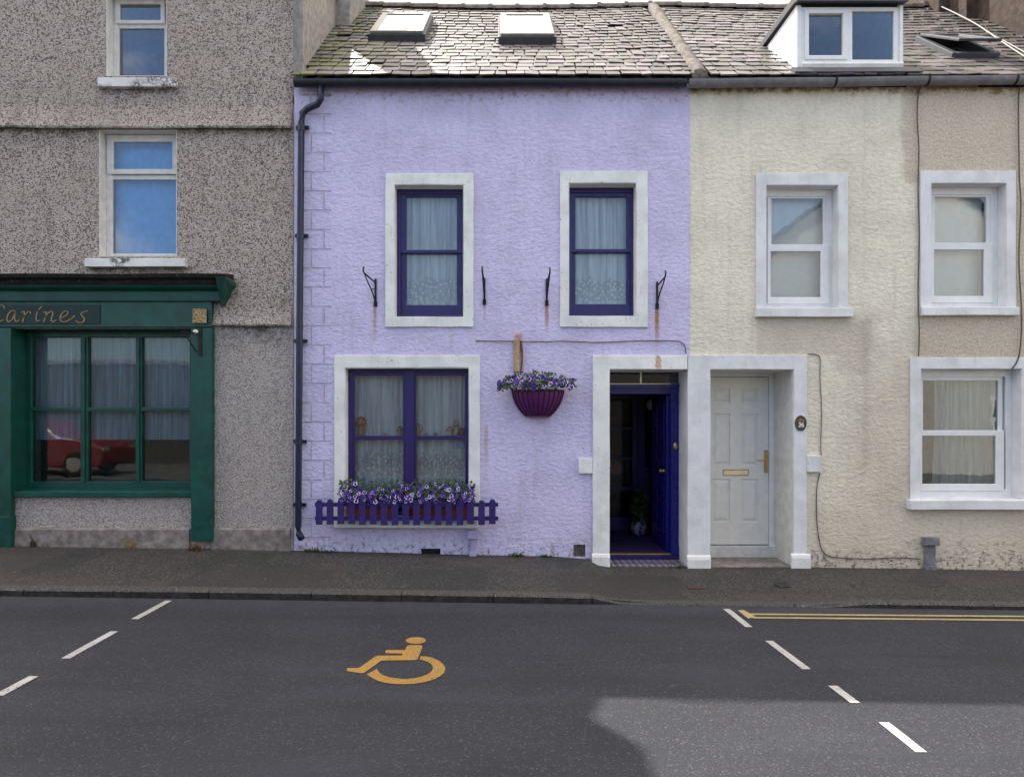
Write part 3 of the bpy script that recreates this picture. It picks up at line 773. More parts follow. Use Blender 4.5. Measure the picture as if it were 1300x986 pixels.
def roof_window(house, bl, br, tl, lift=0.075, open_=0.0, glass='skyglass', fm='frame_dark', im='frame_light'):
    xb, s0 = roof_hit(*bl); xr, _ = roof_hit(*br); _, s1 = roof_hit(*tl)
    x0, x1 = xb, xr
    def rp(bm, cs, h0, h1):
        pass
    def rframe(a, b, c, d, wd, h0, h1, tilt=0.0):
        bm = bmesh.new()
        for (p, q, u, v) in ((a, a+wd, c, d), (b-wd, b, c, d), (a+wd, b-wd, c, c+wd), (a+wd, b-wd, d-wd*1.3, d)):
            vs = []
            for h in (h0, h1):
                for (xx, ss) in ((p, u), (q, u), (q, v), (p, v)):
                    vs.append(bm.verts.new(roof_pt(xx, ss, h + tilt*(d-ss))))
            for f in ((0,1,2,3),(4,5,6,7),(0,1,5,4),(1,2,6,5),(2,3,7,6),(3,0,4,7)): bm.faces.new([vs[i] for i in f])
        return bm
    fr = part('roof_window', rframe(x0, x1, s0, s1, 0.075, -0.05, lift), M[fm], house, 0.006)
    t = open_
    part('sash', rframe(x0+.03, x1-.03, s0+.03, s1-.03, 0.085, lift+.002, lift+.035, t), M[im], fr, 0.006)
    bm = bmesh.new(); hs = (lift+.012, lift+.022); vs = []
    for h in hs:
        for (xx, ss) in ((x0+.11, s0+.11), (x1-.11, s0+.11), (x1-.11, s1-.13), (x0+.11, s1-.13)):
            vs.append(bm.verts.new(roof_pt(xx, ss, h+t*(s1-.03-ss))))
    for f in ((0,1,2,3),(4,5,6,7),(0,1,5,4),(1,2,6,5),(2,3,7,6),(3,0,4,7)): bm.faces.new([vs[i] for i in f])
    part('pane', bm, M[glass], fr)
    bm = bmesh.new(); vs = []
    for h in (-0.6, -0.051):
        for (xx, ss) in ((x0+.07, s0+.07), (x1-.07, s0+.07), (x1-.07, s1-.07), (x0+.07, s1-.07)): vs.append(bm.verts.new(roof_pt(xx, ss, h)))
    for f in ((0,1,2,3),(0,1,5,4),(1,2,6,5),(2,3,7,6),(3,0,4,7)): bm.faces.new([vs[i] for i in f])
    part('shaft', bm, M['blind'], fr)
    return (x0+.02, x1-.02, s0+.05, s1-.02)
def hole_of(bl, br, tl):
    xb, s0 = roof_hit(*bl); xr, _ = roof_hit(*br); _, s1 = roof_hit(*tl); return (xb+.02, xr-.02, s0+.05, s1-.02)

XA, XB, XC = X_(373.5), X_(876), 7.15            # party lines
# ------------------------------------------------------------------ pebbledashed house with the shop
HL = thing('pebbledash_house', ((-9.5+XA)/2, 2.5, Z_(695)), 'grey pebbledash three storey house with dark green shopfront, left end of the row', 'house')
op_t = (X_(135), X_(212), Z_(97), Z_(-9)); op_m = (X_(126), X_(224.5), Z_(326), Z_(165))
SHX0, SHX1 = X_(13.5, -.06), X_(243, -.06); SHT, SHB = Z_(417), Z_(631)
op_s = (SHX0, SHX1, SHB, SHT)
bm = PLATE(-9.5, X_(372)+.0, -0.4, 7.40, [op_t, op_m, op_s], 0.0, 0.45)  # unseen wall top raised above the eave to shade the road
part('wall', bm, M['pebble'], HL)
bm = bmesh.new(); box(bm, -9.5, -9.1, 0.45, 6.5, -0.4, 6.4); box(bm, -9.5, X_(372), 6.5, 6.9, -.4, 6.2); part('rear_wall', bm, M['gable'], HL)
# gable wall rising above the lilac roof, slightly out of square as in the photograph
bm = bmesh.new()
def gz(y): return 6.46 + 0.61*min(y, 6.6-y)
pr = [(-2.46, 0.004, -2.325), (-2.60, 2.2, -2.46), (-2.62, 3.4, -2.45), (-2.62, 6.88, -2.45)]
for (xa0, ya, xb0), (xa1, yb, xb1) in zip(pr, pr[1:]):
    vs = [bm.verts.new(p) for p in ((xa0, ya, 5.2), (xb0, ya, 5.2), (xb1, yb, 5.2), (xa1, yb, 5.2), (xa0, ya, gz(ya)), (xb0, ya, gz(ya)), (xb1, yb, gz(yb)), (xa1, yb, gz(yb)))]
    for f in ((0,1,2,3),(4,5,6,7),(0,1,5,4),(1,2,6,5),(2,3,7,6),(3,0,4,7)): bm.faces.new([vs[i] for i in f])
bmesh.ops.remove_doubles(bm, verts=bm.verts, dist=0.0005)
part('gable_wall', bm, M['gable'], HL)
ch = part('chimney', BOX(-2.75, -2.235, 2.06, 3.45, 5.6, 8.85), M['gable'], HL, 0.02)
bm = bmesh.new(); box(bm, -2.77, -2.215, 2.04, 3.47, 8.85, 8.95); part('chimney_cap', bm, M['concrete'], ch)
bm = bmesh.new()
for p, q in (((.46, 6.62), (3.3, 8.36)), ((3.3, 8.36), (7.0, 6.2))):
    vs = [bm.verts.new(v) for v in ((-9.7, p[0], p[1]+.1), (-2.4, p[0], p[1]+.1), (-2.4, q[0], q[1]+.1), (-9.7, q[0], q[1]+.1))]; bm.faces.new(vs)
bmesh.ops.solidify(bm, geom=bm.faces[:], thickness=0.08)
part('roof', bm, M['slate'], HL)
# drip courses with a bell-mouthed profile
for nm, pyT, pyB, x0, x1, pr_ in (('string_course', 140, 162, -9.5, X_(371), 0.055), ('string_course', 396, 413, X_(270.5), X_(370.5), 0.05)):
    zt, zb = Z_(pyT), Z_(pyB, -pr_)
    if nm == 'string_course' and pyT == 140:
        segs = [(x0, x1)]
    else: segs = [(x0, x1)]
    for a, b in segs:
        bm = bmesh.new(); prism_x(bm, [(-.001, zt+.06), (-.008, zt), (-pr_*.55, zb+(zt-zb)*.45), (-pr_, zb+.02), (-pr_*.9, zb), (-.001, zb+.008)], a, b, 30, 0.012)
        part(nm, bm, M['pebble'], HL)
# thin rendered skin of the first floor above the lower drip
bm = bmesh.new(); prism_x(bm, [(-.03, Z_(672)), (-.03, Z_(700)), (-.001, Z_(705)), (-.001, Z_(670))], X_(269.5), X_(369), 8, .004)
prism_x(bm, [(-.03, Z_(672)), (-.03, Z_(700)), (-.001, Z_(705)), (-.001, Z_(670))], X_(14.5), X_(241.5), 12, .004)
part('plinth', bm, M['concrete'], HL)
bm = bmesh.new(); box(bm, X_(371.6), X_(374.5), 0.004, .4, -.3, 5.3); part('joint', bm, M['gable'], HL)
# upper windows
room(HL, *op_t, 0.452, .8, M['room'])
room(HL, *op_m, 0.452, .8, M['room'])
for a, b, c, d in (op_t, op_m):
    part('window_reveal', PLATE(a+.0005, b-.0005, c+.0005, d-.0005, [(a+.006, b-.006, c+.006, d-.006)], -.004, .129), M['oldwood'], HL)
part('shop_reveal', PLATE(SHX0+.0005, SHX1-.0005, SHB+.0005, SHT-.0005, [(SHX0+.006, SHX1-.006, SHB+.006, SHT-.006)], -.004, .199), M['green'], HL)
wt = sash_window(HL, op_t, 0.13, M['oldwood'], (.055, .03, .02, .05), [((146, 209, -4, 30), (152, 203.5, 5, 25.5), .115), ((147, 211, 31, 97), (151, 208.5, 36, 96), .14)])
part('sill', sill_bm(123.5, 222.8, 98.5, 110, .06), M['lichen'], wt, 0.006)
wm = sash_window(HL, op_m, 0.13, M['oldwood'], (.075, .03, .02, .07), [((135, 224.5, 171, 221), (143.6, 218.6, 180, 214.5), .110), ((136, 226, 222.5, 325), (139.8, 223.5, 228, 322), .135)])
part('sill', sill_bm(107, 234.5, 328, 338.5, .075), M['lichen'], wm, 0.006)
solo('curtain', curtain(X_(146, .3), X_(212, .3), Z_(100, .3), Z_(-14, .3), .30, .012, .16, 2), M['mirrorblue'], 'dark blue curtain filling the topmost window of the pebbledash house', 'curtain', smooth=True, fixn=False)  # blue of this sheet stands for sky mirrored in the top pane
solo('window_blind', curtain(X_(134, .26), X_(228, .26), Z_(326, .26), Z_(170, .26), .26, .004, .35, 5), M['bluecloth'], 'sky blue sheet blind in the window just above the green shop sign', 'blind', smooth=True, fixn=False)
# shopfront
yS = -0.06
SF = part('shopfront', BOX(X_(-400, yS), X_(269, yS), yS, -.002, Z_(415, yS), Z_(381, yS)), M['green'], HL, 0.004)
bm = bmesh.new()
zc0, zc1 = Z_(382, -.1), Z_(353, -.3)
prof = [(-.002, zc0-.01), (-.09, zc0), (-.10, zc0+.11), (-.16, zc0+.14), (-.18, zc0+.17)]
prism_x(bm, prof + [(-.002, zc0+.17)], X_(-400, -.1), X_(279, -.1), 1)
part('cornice', bm, M['green'], SF, 0.006)
bm = bmesh.new(); prism_x(bm, [(-.002, zc0+.172), (-.185, zc0+.172), (-.20, zc0+.215), (-.25, zc0+.235), (-.265, zc0+.275), (-.002, zc0+.32)], X_(-400, -.2), X_(288, -.2), 60, .012)
part('cornice_cap', bm, M['greenrot'], SF)
bm = bmesh.new()
xe = X_(279, -.1)
cbp = [(277, 386), (279, 381), (281, 377), (284.5, 373), (285.5, 368), (288, 363), (291.5, 359.5), (292, 355.5), (289, 352.5), (276, 353), (276, 386)]
A = [bm.verts.new((X_(p, -.2), -.255 + .0045*max(0, q-356), Z_(q, -.2))) for p, q in cbp]; B = [bm.verts.new((v.co.x, -.004, v.co.z)) for v in A]
bm.faces.new(A); bm.faces.new(B[::-1])
for k in range(len(A)): bm.faces.new([A[k], B[k], B[(k+1) % len(A)], A[(k+1) % len(A)]])
part('cornice_bracket', bm, M['green'], SF, 0.012)
bm = bmesh.new(); box(bm, X_(-400, -.066), X_(127, -.066), -.072, yS-.001, Z_(411, -.066), Z_(387, -.066)); part('sign_board', bm, M['greenboard'], SF, 0.002)
for a, b in ((242.3, 269), (-60, 13.5)):
    bm = bmesh.new(); box(bm, X_(a, yS-.02), X_(b, yS-.02), yS-.02, -.002, Z_(686, yS), Z_(416.5, yS))
    box(bm, X_(a, yS-.02)-.012, X_(b, yS-.02)+.012, yS-.035, -.002, Z_(700, yS), Z_(655, yS)) if a < 0 else None
    part('pilaster', bm, M['green'], SF, 0.005)
yW = 0.20
gx = [(40, 102), (111.5, 172), (180, 240.5)]
holes = [pxr((a, b, r0, r1), yW) for a, b in gx for r0, r1 in ((428, 517), (522, 611))]
fr = part('shop_window', PLATE(SHX0+.004, SHX1-.004, SHB+.003, SHT-.003, holes, yW, yW+.07), M['green'], SF, 0.006)
# slim raised glazing bars
bm = bmesh.new()
for px in (106.8, 176):
    box(bm, X_(px, yW)-.016, X_(px, yW)+.016, yW-.018, yW-.001, Z_(611, yW), Z_(428, yW))
o_ = bm; part('glazing_bar', bm, M['green'], SF, 0.004)
a = pxr((39, 242, 427, 612), yW)
part('shop_pane', BOX(a[0]-.01, a[1]+.01, yW+.035, yW+.041, a[2]-.01, a[3]+.01), M['shopglass'], SF)
part('shop_sill', sill_bm(11, 243, 624, 631, .045, .19), M['green'], SF, 0.006)
room(HL, SHX0, SHX1, SHB, SHT, 0.452, 1.2, M['room'])
for k, (a, b) in enumerate(((26, 107), (107, 178), (178, 252))):
    yC = yW + .14
    solo('net_curtain', curtain(X_(a, yC), X_(b, yC), Z_(558, yC), Z_(420, yC), yC, .017, (.105, .085, .12)[k], 11+k*7, .03), M['shopnet'],
         ('grey net curtain behind the left panes of the green shop window', 'grey net curtain behind the middle panes of the green shop window', 'grey net curtain behind the right panes of the green shop window')[k], 'curtain', 'net curtains in the shop window', smooth=True, fixn=False)
# hand-painted lettering (flat ribbon strokes)
strokes = [[(26, 224), (18, 209), (0, 206), (-22, 222), (-40, 258), (-36, 286), (-12, 298), (20, 284)],
 [(88, 240), (68, 234), (46, 254), (38, 282), (48, 296), (66, 284), (87, 242), (80, 272), (88, 295), (108, 286)],
 [(118, 246), (132, 240), (134, 262), (124, 298)], [(127, 276), (146, 248), (162, 240), (170, 252)],
 [(206, 240), (199, 268), (203, 293), (222, 286)], [(230, 212), (214, 229)],
 [(240, 246), (254, 242), (250, 268), (240, 298)], [(244, 276), (268, 246), (286, 240), (291, 256), (283, 282), (290, 297), (312, 286)],
 [(328, 276), (358, 266), (374, 248), (362, 237), (342, 250), (330, 276), (340, 295), (362, 295), (392, 280), (412, 262)],
 [(418, 290), (434, 302), (456, 297), (464, 280), (452, 264), (446, 252), (460, 243), (485, 236)]]
bm = bmesh.new(); yL = -.0745
for st in strokes:
    pts = spline([(x/4.333, 340+y/4.333, 0) for x, y in st], 6); n = len(pts)
    prev = None
    for i, p in enumerate(pts):
        t = pts[min(i+1, n-1)]-pts[max(i-1, 0)]; t.normalize()
        wd = 0.40 + 0.34*abs(t.y)                                   # calligraphic thick and thin
        nrm = Vector((-t.y, t.x, 0))*wd
        q = [bm.verts.new((X_((p+nrm*s).x, yL), yL+dy, Z_((p+nrm*s).y, yL))) for s in (1, -1) for dy in (-.002, .001)]
        if prev:
            bm.faces.new([prev[0], q[0], q[2], prev[2]]); bm.faces.new([prev[0], prev[1], q[1], q[0]]); bm.faces.new([prev[2], q[2], q[3], prev[3]])
        prev = q
part('sign_lettering', bm, M['gold'], SF)
# worn plate and small bracket on the pilaster
def tattered():
    n = NT('tattered_gold_notice')
    c = n.mix(n.ramp(n.noise(28, 5, 0.7), 0.38, 0.62), (0.36, 0.24, 0.08), (0.46, 0.36, 0.19))
    c = n.mix(n.ramp(n.noise(44, 4, 0.7), 0.50, 0.60), c, (0.07, 0.03, 0.02)); return n.done(c, 0.6)
solo('notice_plate', BOX(X_(245, -.08), X_(262.5, -.08), -.090, -.081, Z_(410, -.08), Z_(392, -.08)), tattered(), 'small tattered gold notice at the right end of the green shop fascia', 'notice', bevel=0.002)
T = thing('lamp_bracket', (X_(254), -.08, Z_(452)), 'short dark iron lamp bracket on the green shop pilaster below the gold notice', 'bracket')
bm = bmesh.new(); box(bm, X_(252.5, -.08), X_(256.5, -.08), -.095, -.081, Z_(452, -.08), Z_(416, -.08)); part('wall_plate', bm, M['iron'], T, 0.002)
bm = bmesh.new(); tube(bm, spline([(X_(254), -.095, Z_(424)), (X_(250), -.20, Z_(425)), (X_(246), -.30, Z_(425))], 5), .009, 6); tube(bm, [(X_(254), -.095, Z_(448)), (X_(248), -.24, Z_(428))], .007, 6); part('arm', bm, M['iron'], T)
bm = bmesh.new(); lathe(bm, [(.005, 0), (.026, .01), (.03, .03), (.012, .045)], X_(254), -.115, Z_(425), 12); part('lamp_cap', bm, M['lettering'], T, smooth=True)

# ------------------------------------------------------------------ lilac house
HB = thing('lilac_house', ((XA+XB)/2, 2.5, Z_(706)), 'lilac roughcast two storey house with purple sash windows and open doorway', 'house')
w1 = (X_(501), X_(588.5), Z_(402.5), Z_(235)); w2 = (X_(722), X_(807.5), Z_(401.5), Z_(233)); w3 = (X_(438.5), X_(595.5), Z_(657), Z_(467))
dr = (X_(773.5), X_(873), -.6, Z_(469))
vent1 = (X_(534.5), X_(559), Z_(704), Z_(696)); vent2 = (X_(728), X_(743), Z_(706.5), Z_(691))
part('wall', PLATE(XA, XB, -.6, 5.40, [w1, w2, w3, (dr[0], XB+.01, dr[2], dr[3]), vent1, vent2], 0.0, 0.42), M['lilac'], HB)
for v in (vent1, vent2):
    bm = bmesh.new(); box(bm, v[0]+.002, v[1]-.002, .05, .06, v[2]+.002, v[3]-.002)
    nb = int((v[1]-v[0])/.026)
    for k in range(nb): xx = v[0]+.012+(v[1]-v[0]-.02)*k/nb; box(bm, xx, xx+.011, .012, .049, v[2]+.003, v[3]-.003)
    part('air_vent', bm, M['mortar'] if v is vent2 else M['kerbface'], HB)
for (o4, w4) in (((489, 601, 220, 415), w1), ((711, 822.5, 217, 415), w2), ((424, 609.5, 451, 670), w3)):
    part('window_surround', PLATE(X_(o4[0], -.022), X_(o4[1], -.022), Z_(o4[3], -.022), Z_(o4[2], -.022), [w4], -.022, -.001, .11, .006), M['white'], HB, 0.006)
for w4 in (w1, w2):
    pass
def lilac_sash(w4, L, Rr, t, mid0, mid1, b):
    # px of glass edges
    return sash_window(HB, w4, 0.14, M['purple'], (.045, .03, .05, .06),
        [((L-8, Rr+8, t-8, mid1), (L, Rr, t, mid0), .155), ((L-8, Rr+8, mid0, b+13), (L, Rr, mid1, b), .185)])
lilac_sash(w1, 516, 580, 250, 317, 321.5, 387)
lilac_sash(w2, 730.5, 795.5, 250, 316, 320.5, 386)
# white painted reveals
for w4 in (w1, w2, w3):
    a, b, c, d = w4; bm = PLATE(a+.0005, b-.0005, c+.0005, d-.0005, [(a+.004, b-.004, c+.004, d-.004)], -.018, .139)
    part('window_reveal', bm, M['white'], HB)
wl = sash_window(HB, w3, 0.12, M['purple'], (.05, .03, .05, .05), [((443, 517.5, 469, 640), [(450, 511.5, 476.5, 553), (450.5, 512, 558, 628)], .135), ((522, 596, 469, 640), [(528, 590, 476.5, 553), (528.5, 590.5, 558, 628)], .135)])
bm = bmesh.new(); box(bm, X_(514.5, .11), X_(525.5, .11), .105, .118, Z_(640, .11), Z_(468, .11)); part('mullion', bm, M['purple'], wl, 0.004)
bm = sill_bm(427, 606, 660.5, 670, .10, .12); part('sill', bm, M['white'], wl, 0.006)
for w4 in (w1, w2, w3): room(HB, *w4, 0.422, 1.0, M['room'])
yC = .27
solo('net_curtain', curtain(X_(508, yC), X_(588, yC), Z_(390, yC), Z_(244, yC), yC, .016, .085, 31, 0, .006), M['netlace_u'], 'white lace hemmed net curtain in the left upstairs purple window', 'curtain', 'net curtains of the lilac house', smooth=True, fixn=False)
solo('net_curtain', curtain(X_(724, yC), X_(804, yC), Z_(390, yC), Z_(244, yC), yC, .016, .095, 47, 0, .006), M['netlace_u'], 'white lace hemmed net curtain in the right upstairs purple window', 'curtain', 'net curtains of the lilac house', smooth=True, fixn=False)
yC = .31
solo('net_curtain', curtain(X_(442, yC), X_(519, yC), Z_(645, yC), Z_(470, yC), yC, .020, .075, 61, 0, .006), M['netlace_l'], 'white net curtain behind the left half of the flower box window', 'curtain', 'net curtains of the lilac house', smooth=True, fixn=False)
solo('net_curtain', curtain(X_(521, yC), X_(597, yC), Z_(645, yC), Z_(470, yC), yC, .020, .068, 83, 0, .006), M['netlace_l'], 'white net curtain behind the right half of the flower box window', 'curtain', 'net curtains of the lilac house', smooth=True, fixn=False)
part('window_shelf', BOX(w3[0]+.01, w3[1]-.01, .19, .285, Z_(556.5, .2), Z_(554, .2)), M['oldwood'], HB)
# toadstool ornaments on the shelf behind the glazing bar
def ornament(px, py_top, wd, cap, stem, label, kind=0):
    y = .235; zb = Z_(554, .2)+.001; x = X_(px, y); zt = Z_(py_top, y); h = zt-zb; r = wd/110*.5
    t = thing('toadstool_ornament' if kind == 0 else 'jug_ornament', (x, y, zb), label, 'ornament', 'ornaments on the window shelf')
    bm = bmesh.new()
    if kind == 0:
        lathe(bm, [(r*.6, 0), (r*.55, h*.25), (r*.42, h*.5), (r*.4, h*.62)], x, y, zb, 12, 1, .7); part('stem', bm, stem, t, smooth=True)
        bm = bmesh.new(); lathe(bm, [(r*.5, h*.58), (r, h*.56), (r*.98, h*.66), (r*.75, h*.85), (r*.35, h*.97), (.002, h)], x, y, zb, 14, 1, .7); part('cap', bm, cap, t, smooth=True)
        bm = bmesh.new()
        for a, b in ((-.5, .75), (.1, .8), (.55, .72), (-.15, .66)):
            lathe(bm, [(.001, -.008), (r*.16, -.004), (r*.16, .004), (.001, .008)], x+r*a, y-.7*r*math.sqrt(max(0, 1-a*a))*(1.25-b*.6), zb+h*b, 8)
        part('spots', bm, M['lettering'], t)
    else:
        lathe(bm, [(r*.5, 0), (r*.9, h*.2), (r, h*.42), (r*.62, h*.7), (r*.55, h*.85), (r*.75, h)], x, y, zb, 14, 1, .7); part('body', bm, cap, t, smooth=True)
        bm = bmesh.new(); tube(bm, spline([(x+r*.8, y, zb+h*.3), (x+r*1.5, y, zb+h*.5), (x+r*1.2, y, zb+h*.8), (x+r*.6, y, zb+h*.85)], 4), r*.14, 6); part('handle', bm, stem, t)
mr_ = plain('orange_red_glaze', (0.48, 0.10, 0.035), .4); my = plain('ochre_glaze', (0.42, 0.24, 0.09), .45); mb = plain('brown_glaze', (0.14, 0.07, 0.035), .45); mc = plain('cream_glaze', (0.6, 0.5, 0.33), .45); mred = plain('dark_red_glaze', (0.25, 0.03, 0.025), .4)
ornament(458.5, 528, 14, mr_, my, 'orange toadstool house ornament with white spots at the left end of the shelf')
ornament(508, 541, 9, mb, my, 'small brown toadstool ornament just left of the purple mullion')
ornament(531, 537, 7, my, mb, 'ochre jug ornament just right of the purple mullion', 1)
ornament(571, 541, 10, mr_, mc, 'low red capped toadstool ornament with pale stem near the right end of the shelf')
ornament(579, 532, 8, my, mc, 'tall tan toadstool ornament standing above the red pot on the shelf')
ornament(586.5, 543, 11, mred, mr_, 'dark red jug ornament at the right end of the shelf', 1)
ornament(541, 549, 7, mb, my, 'tiny brown toadstool ornament right of the ochre jug')
ornament(553, 548.5, 6, plain('mossy_glaze', (.12, .13, .05), .5), my, 'tiny green toadstool ornament in the middle of the right hand pane')
ornament(488, 549, 7, mr_, mc, 'tiny orange toadstool ornament in the middle of the left hand pane')
solo('paper_notice', BOX(X_(574, .30), X_(589.5, .30), .300, .304, Z_(569.5, .3), Z_(560, .3)), plain('pale_blue_paper', (.36, .47, .58), .8), 'small pale blue card stuck low in the right pane of the flower box window', 'card')
# door surround (left jamb and lintel) and the block it carries
bm = PLATE(X_(752.5, -.03), X_(872.6, -.03), -.5, Z_(451, -.03), [(dr[0], 5, -1, dr[3])], -.03, -.001, .11, .006)
ds = part('door_surround', bm, M['white'], HB, 0.006)
bm = BOX(X_(734.5, -.035), X_(752.3, -.035), -.036, -.001, Z_(601, -.035), Z_(581.5, -.035)); part('surround_block', bm, M['white'], ds, 0.006)
bm = bmesh.new(); prism_x(bm, [(-.055, Z_(706)), (-.045, Z_(703)), (-.031, Z_(701)), (-.031, -.4), (-.055, -.4)], X_(751.5, -.05), X_(774.5, -.05), 4, .004); part('plinth_block', bm, M['white'], ds, 0.006)
# hall
hx0, hx1 = X_(750, .5), 2.12; hz0, hz1 = -.055, Z_(466)
bm = bmesh.new(); vs = box(bm, hx0, hx1, .422, 2.6, hz0, hz1+.3)
for f in list(bm.faces):
    if all(abs(v.co.y-.422) < 1e-5 for v in f.verts): bm.faces.remove(f)
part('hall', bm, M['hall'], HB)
part('left_reveal', BOX(dr[0]-.02, dr[0]+.004, -.002, .421, -.4, dr[3]+.01), M['white'], HB)
bm = bmesh.new(); box(bm, dr[0]-.02, XB-.002, -.002, .421, dr[3]-.004, dr[3]+.02); part('lintel_soffit', bm, M['white'], HB)
def tile_mat():
    n = NT('chequered_step_tiles'); o = n.sep()
    s = 1/.075
    cx = n.math('FLOOR', n.math('MULTIPLY', n.math('ADD', o[0], o[1]), s)); cy = n.math('FLOOR', n.math('MULTIPLY', n.math('SUBTRACT', o[0], o[1]), s))
    k = n.math('PINGPONG', n.math('ADD', cx, cy), 1.0); k3 = n.math('GREATER_THAN', n.math('FRACT', n.math('MULTIPLY', n.math('ADD', cx, n.math('MULTIPLY', cy, 2.0)), 0.3333)), 0.5)
    c = n.mix(k, (0.03, 0.028, 0.06), (0.36, 0.36, 0.43)); c = n.mix(n.math('MULTIPLY', k3, 0.45), c, (0.12, 0.06, 0.07))
    c = n.mix(n.ramp(n.noise(20, 4, .7), .45, .7, 0, .6), c, (0.07, 0.06, 0.06)); return n.done(c, 0.45)
part('step', BOX(dr[0]+.002, X_(872), -.005, .385, -.5, Z_(718.4)), tile_mat(), HB, 0.006)
yF = .39
bm = bmesh.new()
xL, xR = dr[0]+.004, X_(862, yF)
box(bm, xL, X_(866, yF), yF, yF+.08, -.3, Z_(704, yF)); part('door_sill', bm, M['purple'], HB, 0.004)
part('threshold_strip', BOX(xL, X_(851, yF), yF-.004, yF+.05, Z_(704, yF)+.001, Z_(702.3, yF)), M['brass'], HB, 0.002)
bm = bmesh.new()
box(bm, xL, X_(851.5, yF), yF+.005, yF+.085, Z_(500, yF), Z_(489, yF)); box(bm, xL, X_(851.5, yF), yF-.012, yF+.004, Z_(492.5, yF), Z_(488, yF))
box(bm, xL, X_(851.5, yF), yF-.006, yF+.004, Z_(497, yF), Z_(494.5, yF))
box(bm, xL, xL+.035, yF+.005, yF+.085, Z_(702, yF), Z_(500, yF))
dfm = part('door_frame', bm, M['purple'], HB, 0.004)
bm = bmesh.new(); c0 = X_(851.7, yF); c1 = X_(861.5, yF)
box(bm, c0, c1, yF, yF+.085, Z_(704, yF)+.002, Z_(487, yF))
for za, zb, e in ((492, 487, .018), (499, 493, .010), (509, 506, .012), (704, 694, .012), (514, 511, .008)):
    box(bm, c0-.003, c1+e*.3, yF-e, yF-.0005, Z_(za, yF)+.003, Z_(zb, yF))
box(bm, c0+.012, c0+.026, yF-.008, yF-.0005, Z_(692, yF), Z_(515, yF)); box(bm, c1-.028, c1-.014, yF-.008, yF-.0005, Z_(692, yF), Z_(515, yF))
part('carved_post', bm, M['blue'], HB, 0.003)
bm = bmesh.new(); box(bm, xL, X_(866, yF), yF+.02, yF+.07, Z_(487.6, yF), Z_(486.5, yF)); box(bm, X_(813.2, yF), X_(815, yF), yF+.02, yF+.06, Z_(486.5, yF), Z_(468, yF))
tr_ = part('transom_frame', bm, M['ivory'], HB)
part('transom_pane', BOX(xL, X_(866, yF), yF+.036, yF+.041, Z_(486.4, yF), Z_(467.5, yF)), M['glass'], HB)
bm = bmesh.new(); box(bm, X_(862.2, yF), XB-.012, yF+.002, yF+.09, -.3, Z_(487.7, yF)); part('side_infill', bm, M['white'], HB)
# front door folded back against the right hand wall of the hall
dl = part('front_door', BOX(1.985, 2.03, .48, 1.30, hz0+.012, Z_(501, yF)), M['blue'], HB, 0.004)
bm = bmesh.new()
for (ya, yb, za, zb) in ((.56, .84, .15, .85), (.94, 1.22, .15, .85), (.56, .84, 1.0, 1.75), (.94, 1.22, 1.0, 1.75)): box(bm, 1.972, 1.984, ya, yb, za, zb)
part('door_panel', bm, M['blue'], dl, 0.01)
bm = bmesh.new(); lathe(bm, [(.03, 0), (.03, .004), (.012, .012), (.028, .035), (.03, .05), (.015, .062)], 0, 0, 0, 14)
bmesh.ops.rotate(bm, verts=bm.verts, cent=(0, 0, 0), matrix=Matrix.Rotation(R(-90), 3, 'Y')); bmesh.ops.translate(bm, verts=bm.verts, vec=(1.984, .60, .93)); part('door_knob', bm, M['brass'], dl, smooth=True)
bm = bmesh.new(); lathe(bm, [(.004, -.045), (.022, -.03), (.026, 0), (.022, .03), (.004, .045)], X_(857, yF), yF-.012, Z_(566, yF), 12, 1, .5); part('bell_push', bm, M['brass'], HB, smooth=True)
# inner glazed door and side light
yI = 2.05
ix0, ix1 = X_(745, yI), X_(809, yI)
ph = [(X_(768, yI), X_(803, yI), Z_(b, yI), Z_(a, yI)) for a, b in ((507, 542), (545, 580.5), (583.5, 618.5), (623, 657))]
ind = part('inner_door', PLATE(ix0, ix1, hz0+.004, Z_(502, yI), ph, yI, yI+.045), M['purple'], HB, 0.004)
part('pane', BOX(ph[0][0]-.005, ph[0][1]+.005, yI+.018, yI+.024, ph[3][2]-.005, ph[0][3]+.005), M['dimglass'], ind)
sl_h = (X_(819, yI), X_(832, yI), Z_(592, yI), Z_(505, yI))
part('side_light', PLATE(ix1+.004, 2.11, hz0+.004, Z_(502, yI), [sl_h], yI-.01, yI+.05), M['purple'], HB, 0.004)
bm = bmesh.new(); box(bm, hx0+.01, 2.11, yI-.02, yI+.06, Z_(502, yI)+.002, Z_(480, yI)); part('inner_lintel', bm, M['purple'], HB)
T = thing('hall_lantern', (X_(826, 1.7), 1.7, Z_(520, 1.7)), 'small pale lantern hanging high inside the dark purple hallway', 'lantern')
bm = bmesh.new(); lathe(bm, [(.02, 0), (.05, .02), (.06, .09), (.03, .13), (.01, .15)], X_(826, 1.7), 1.7, Z_(520, 1.7), 12); part('shade', bm, plain('pale_shade', (.45, .42, .36), .6), T, smooth=True)
bm = bmesh.new(); tube(bm, [(X_(826, 1.7), 1.7, Z_(520, 1.7)+.145), (X_(826, 1.7), 1.7, hz1+.28)], .004, 6); part('cord', bm, M['iron'], T)
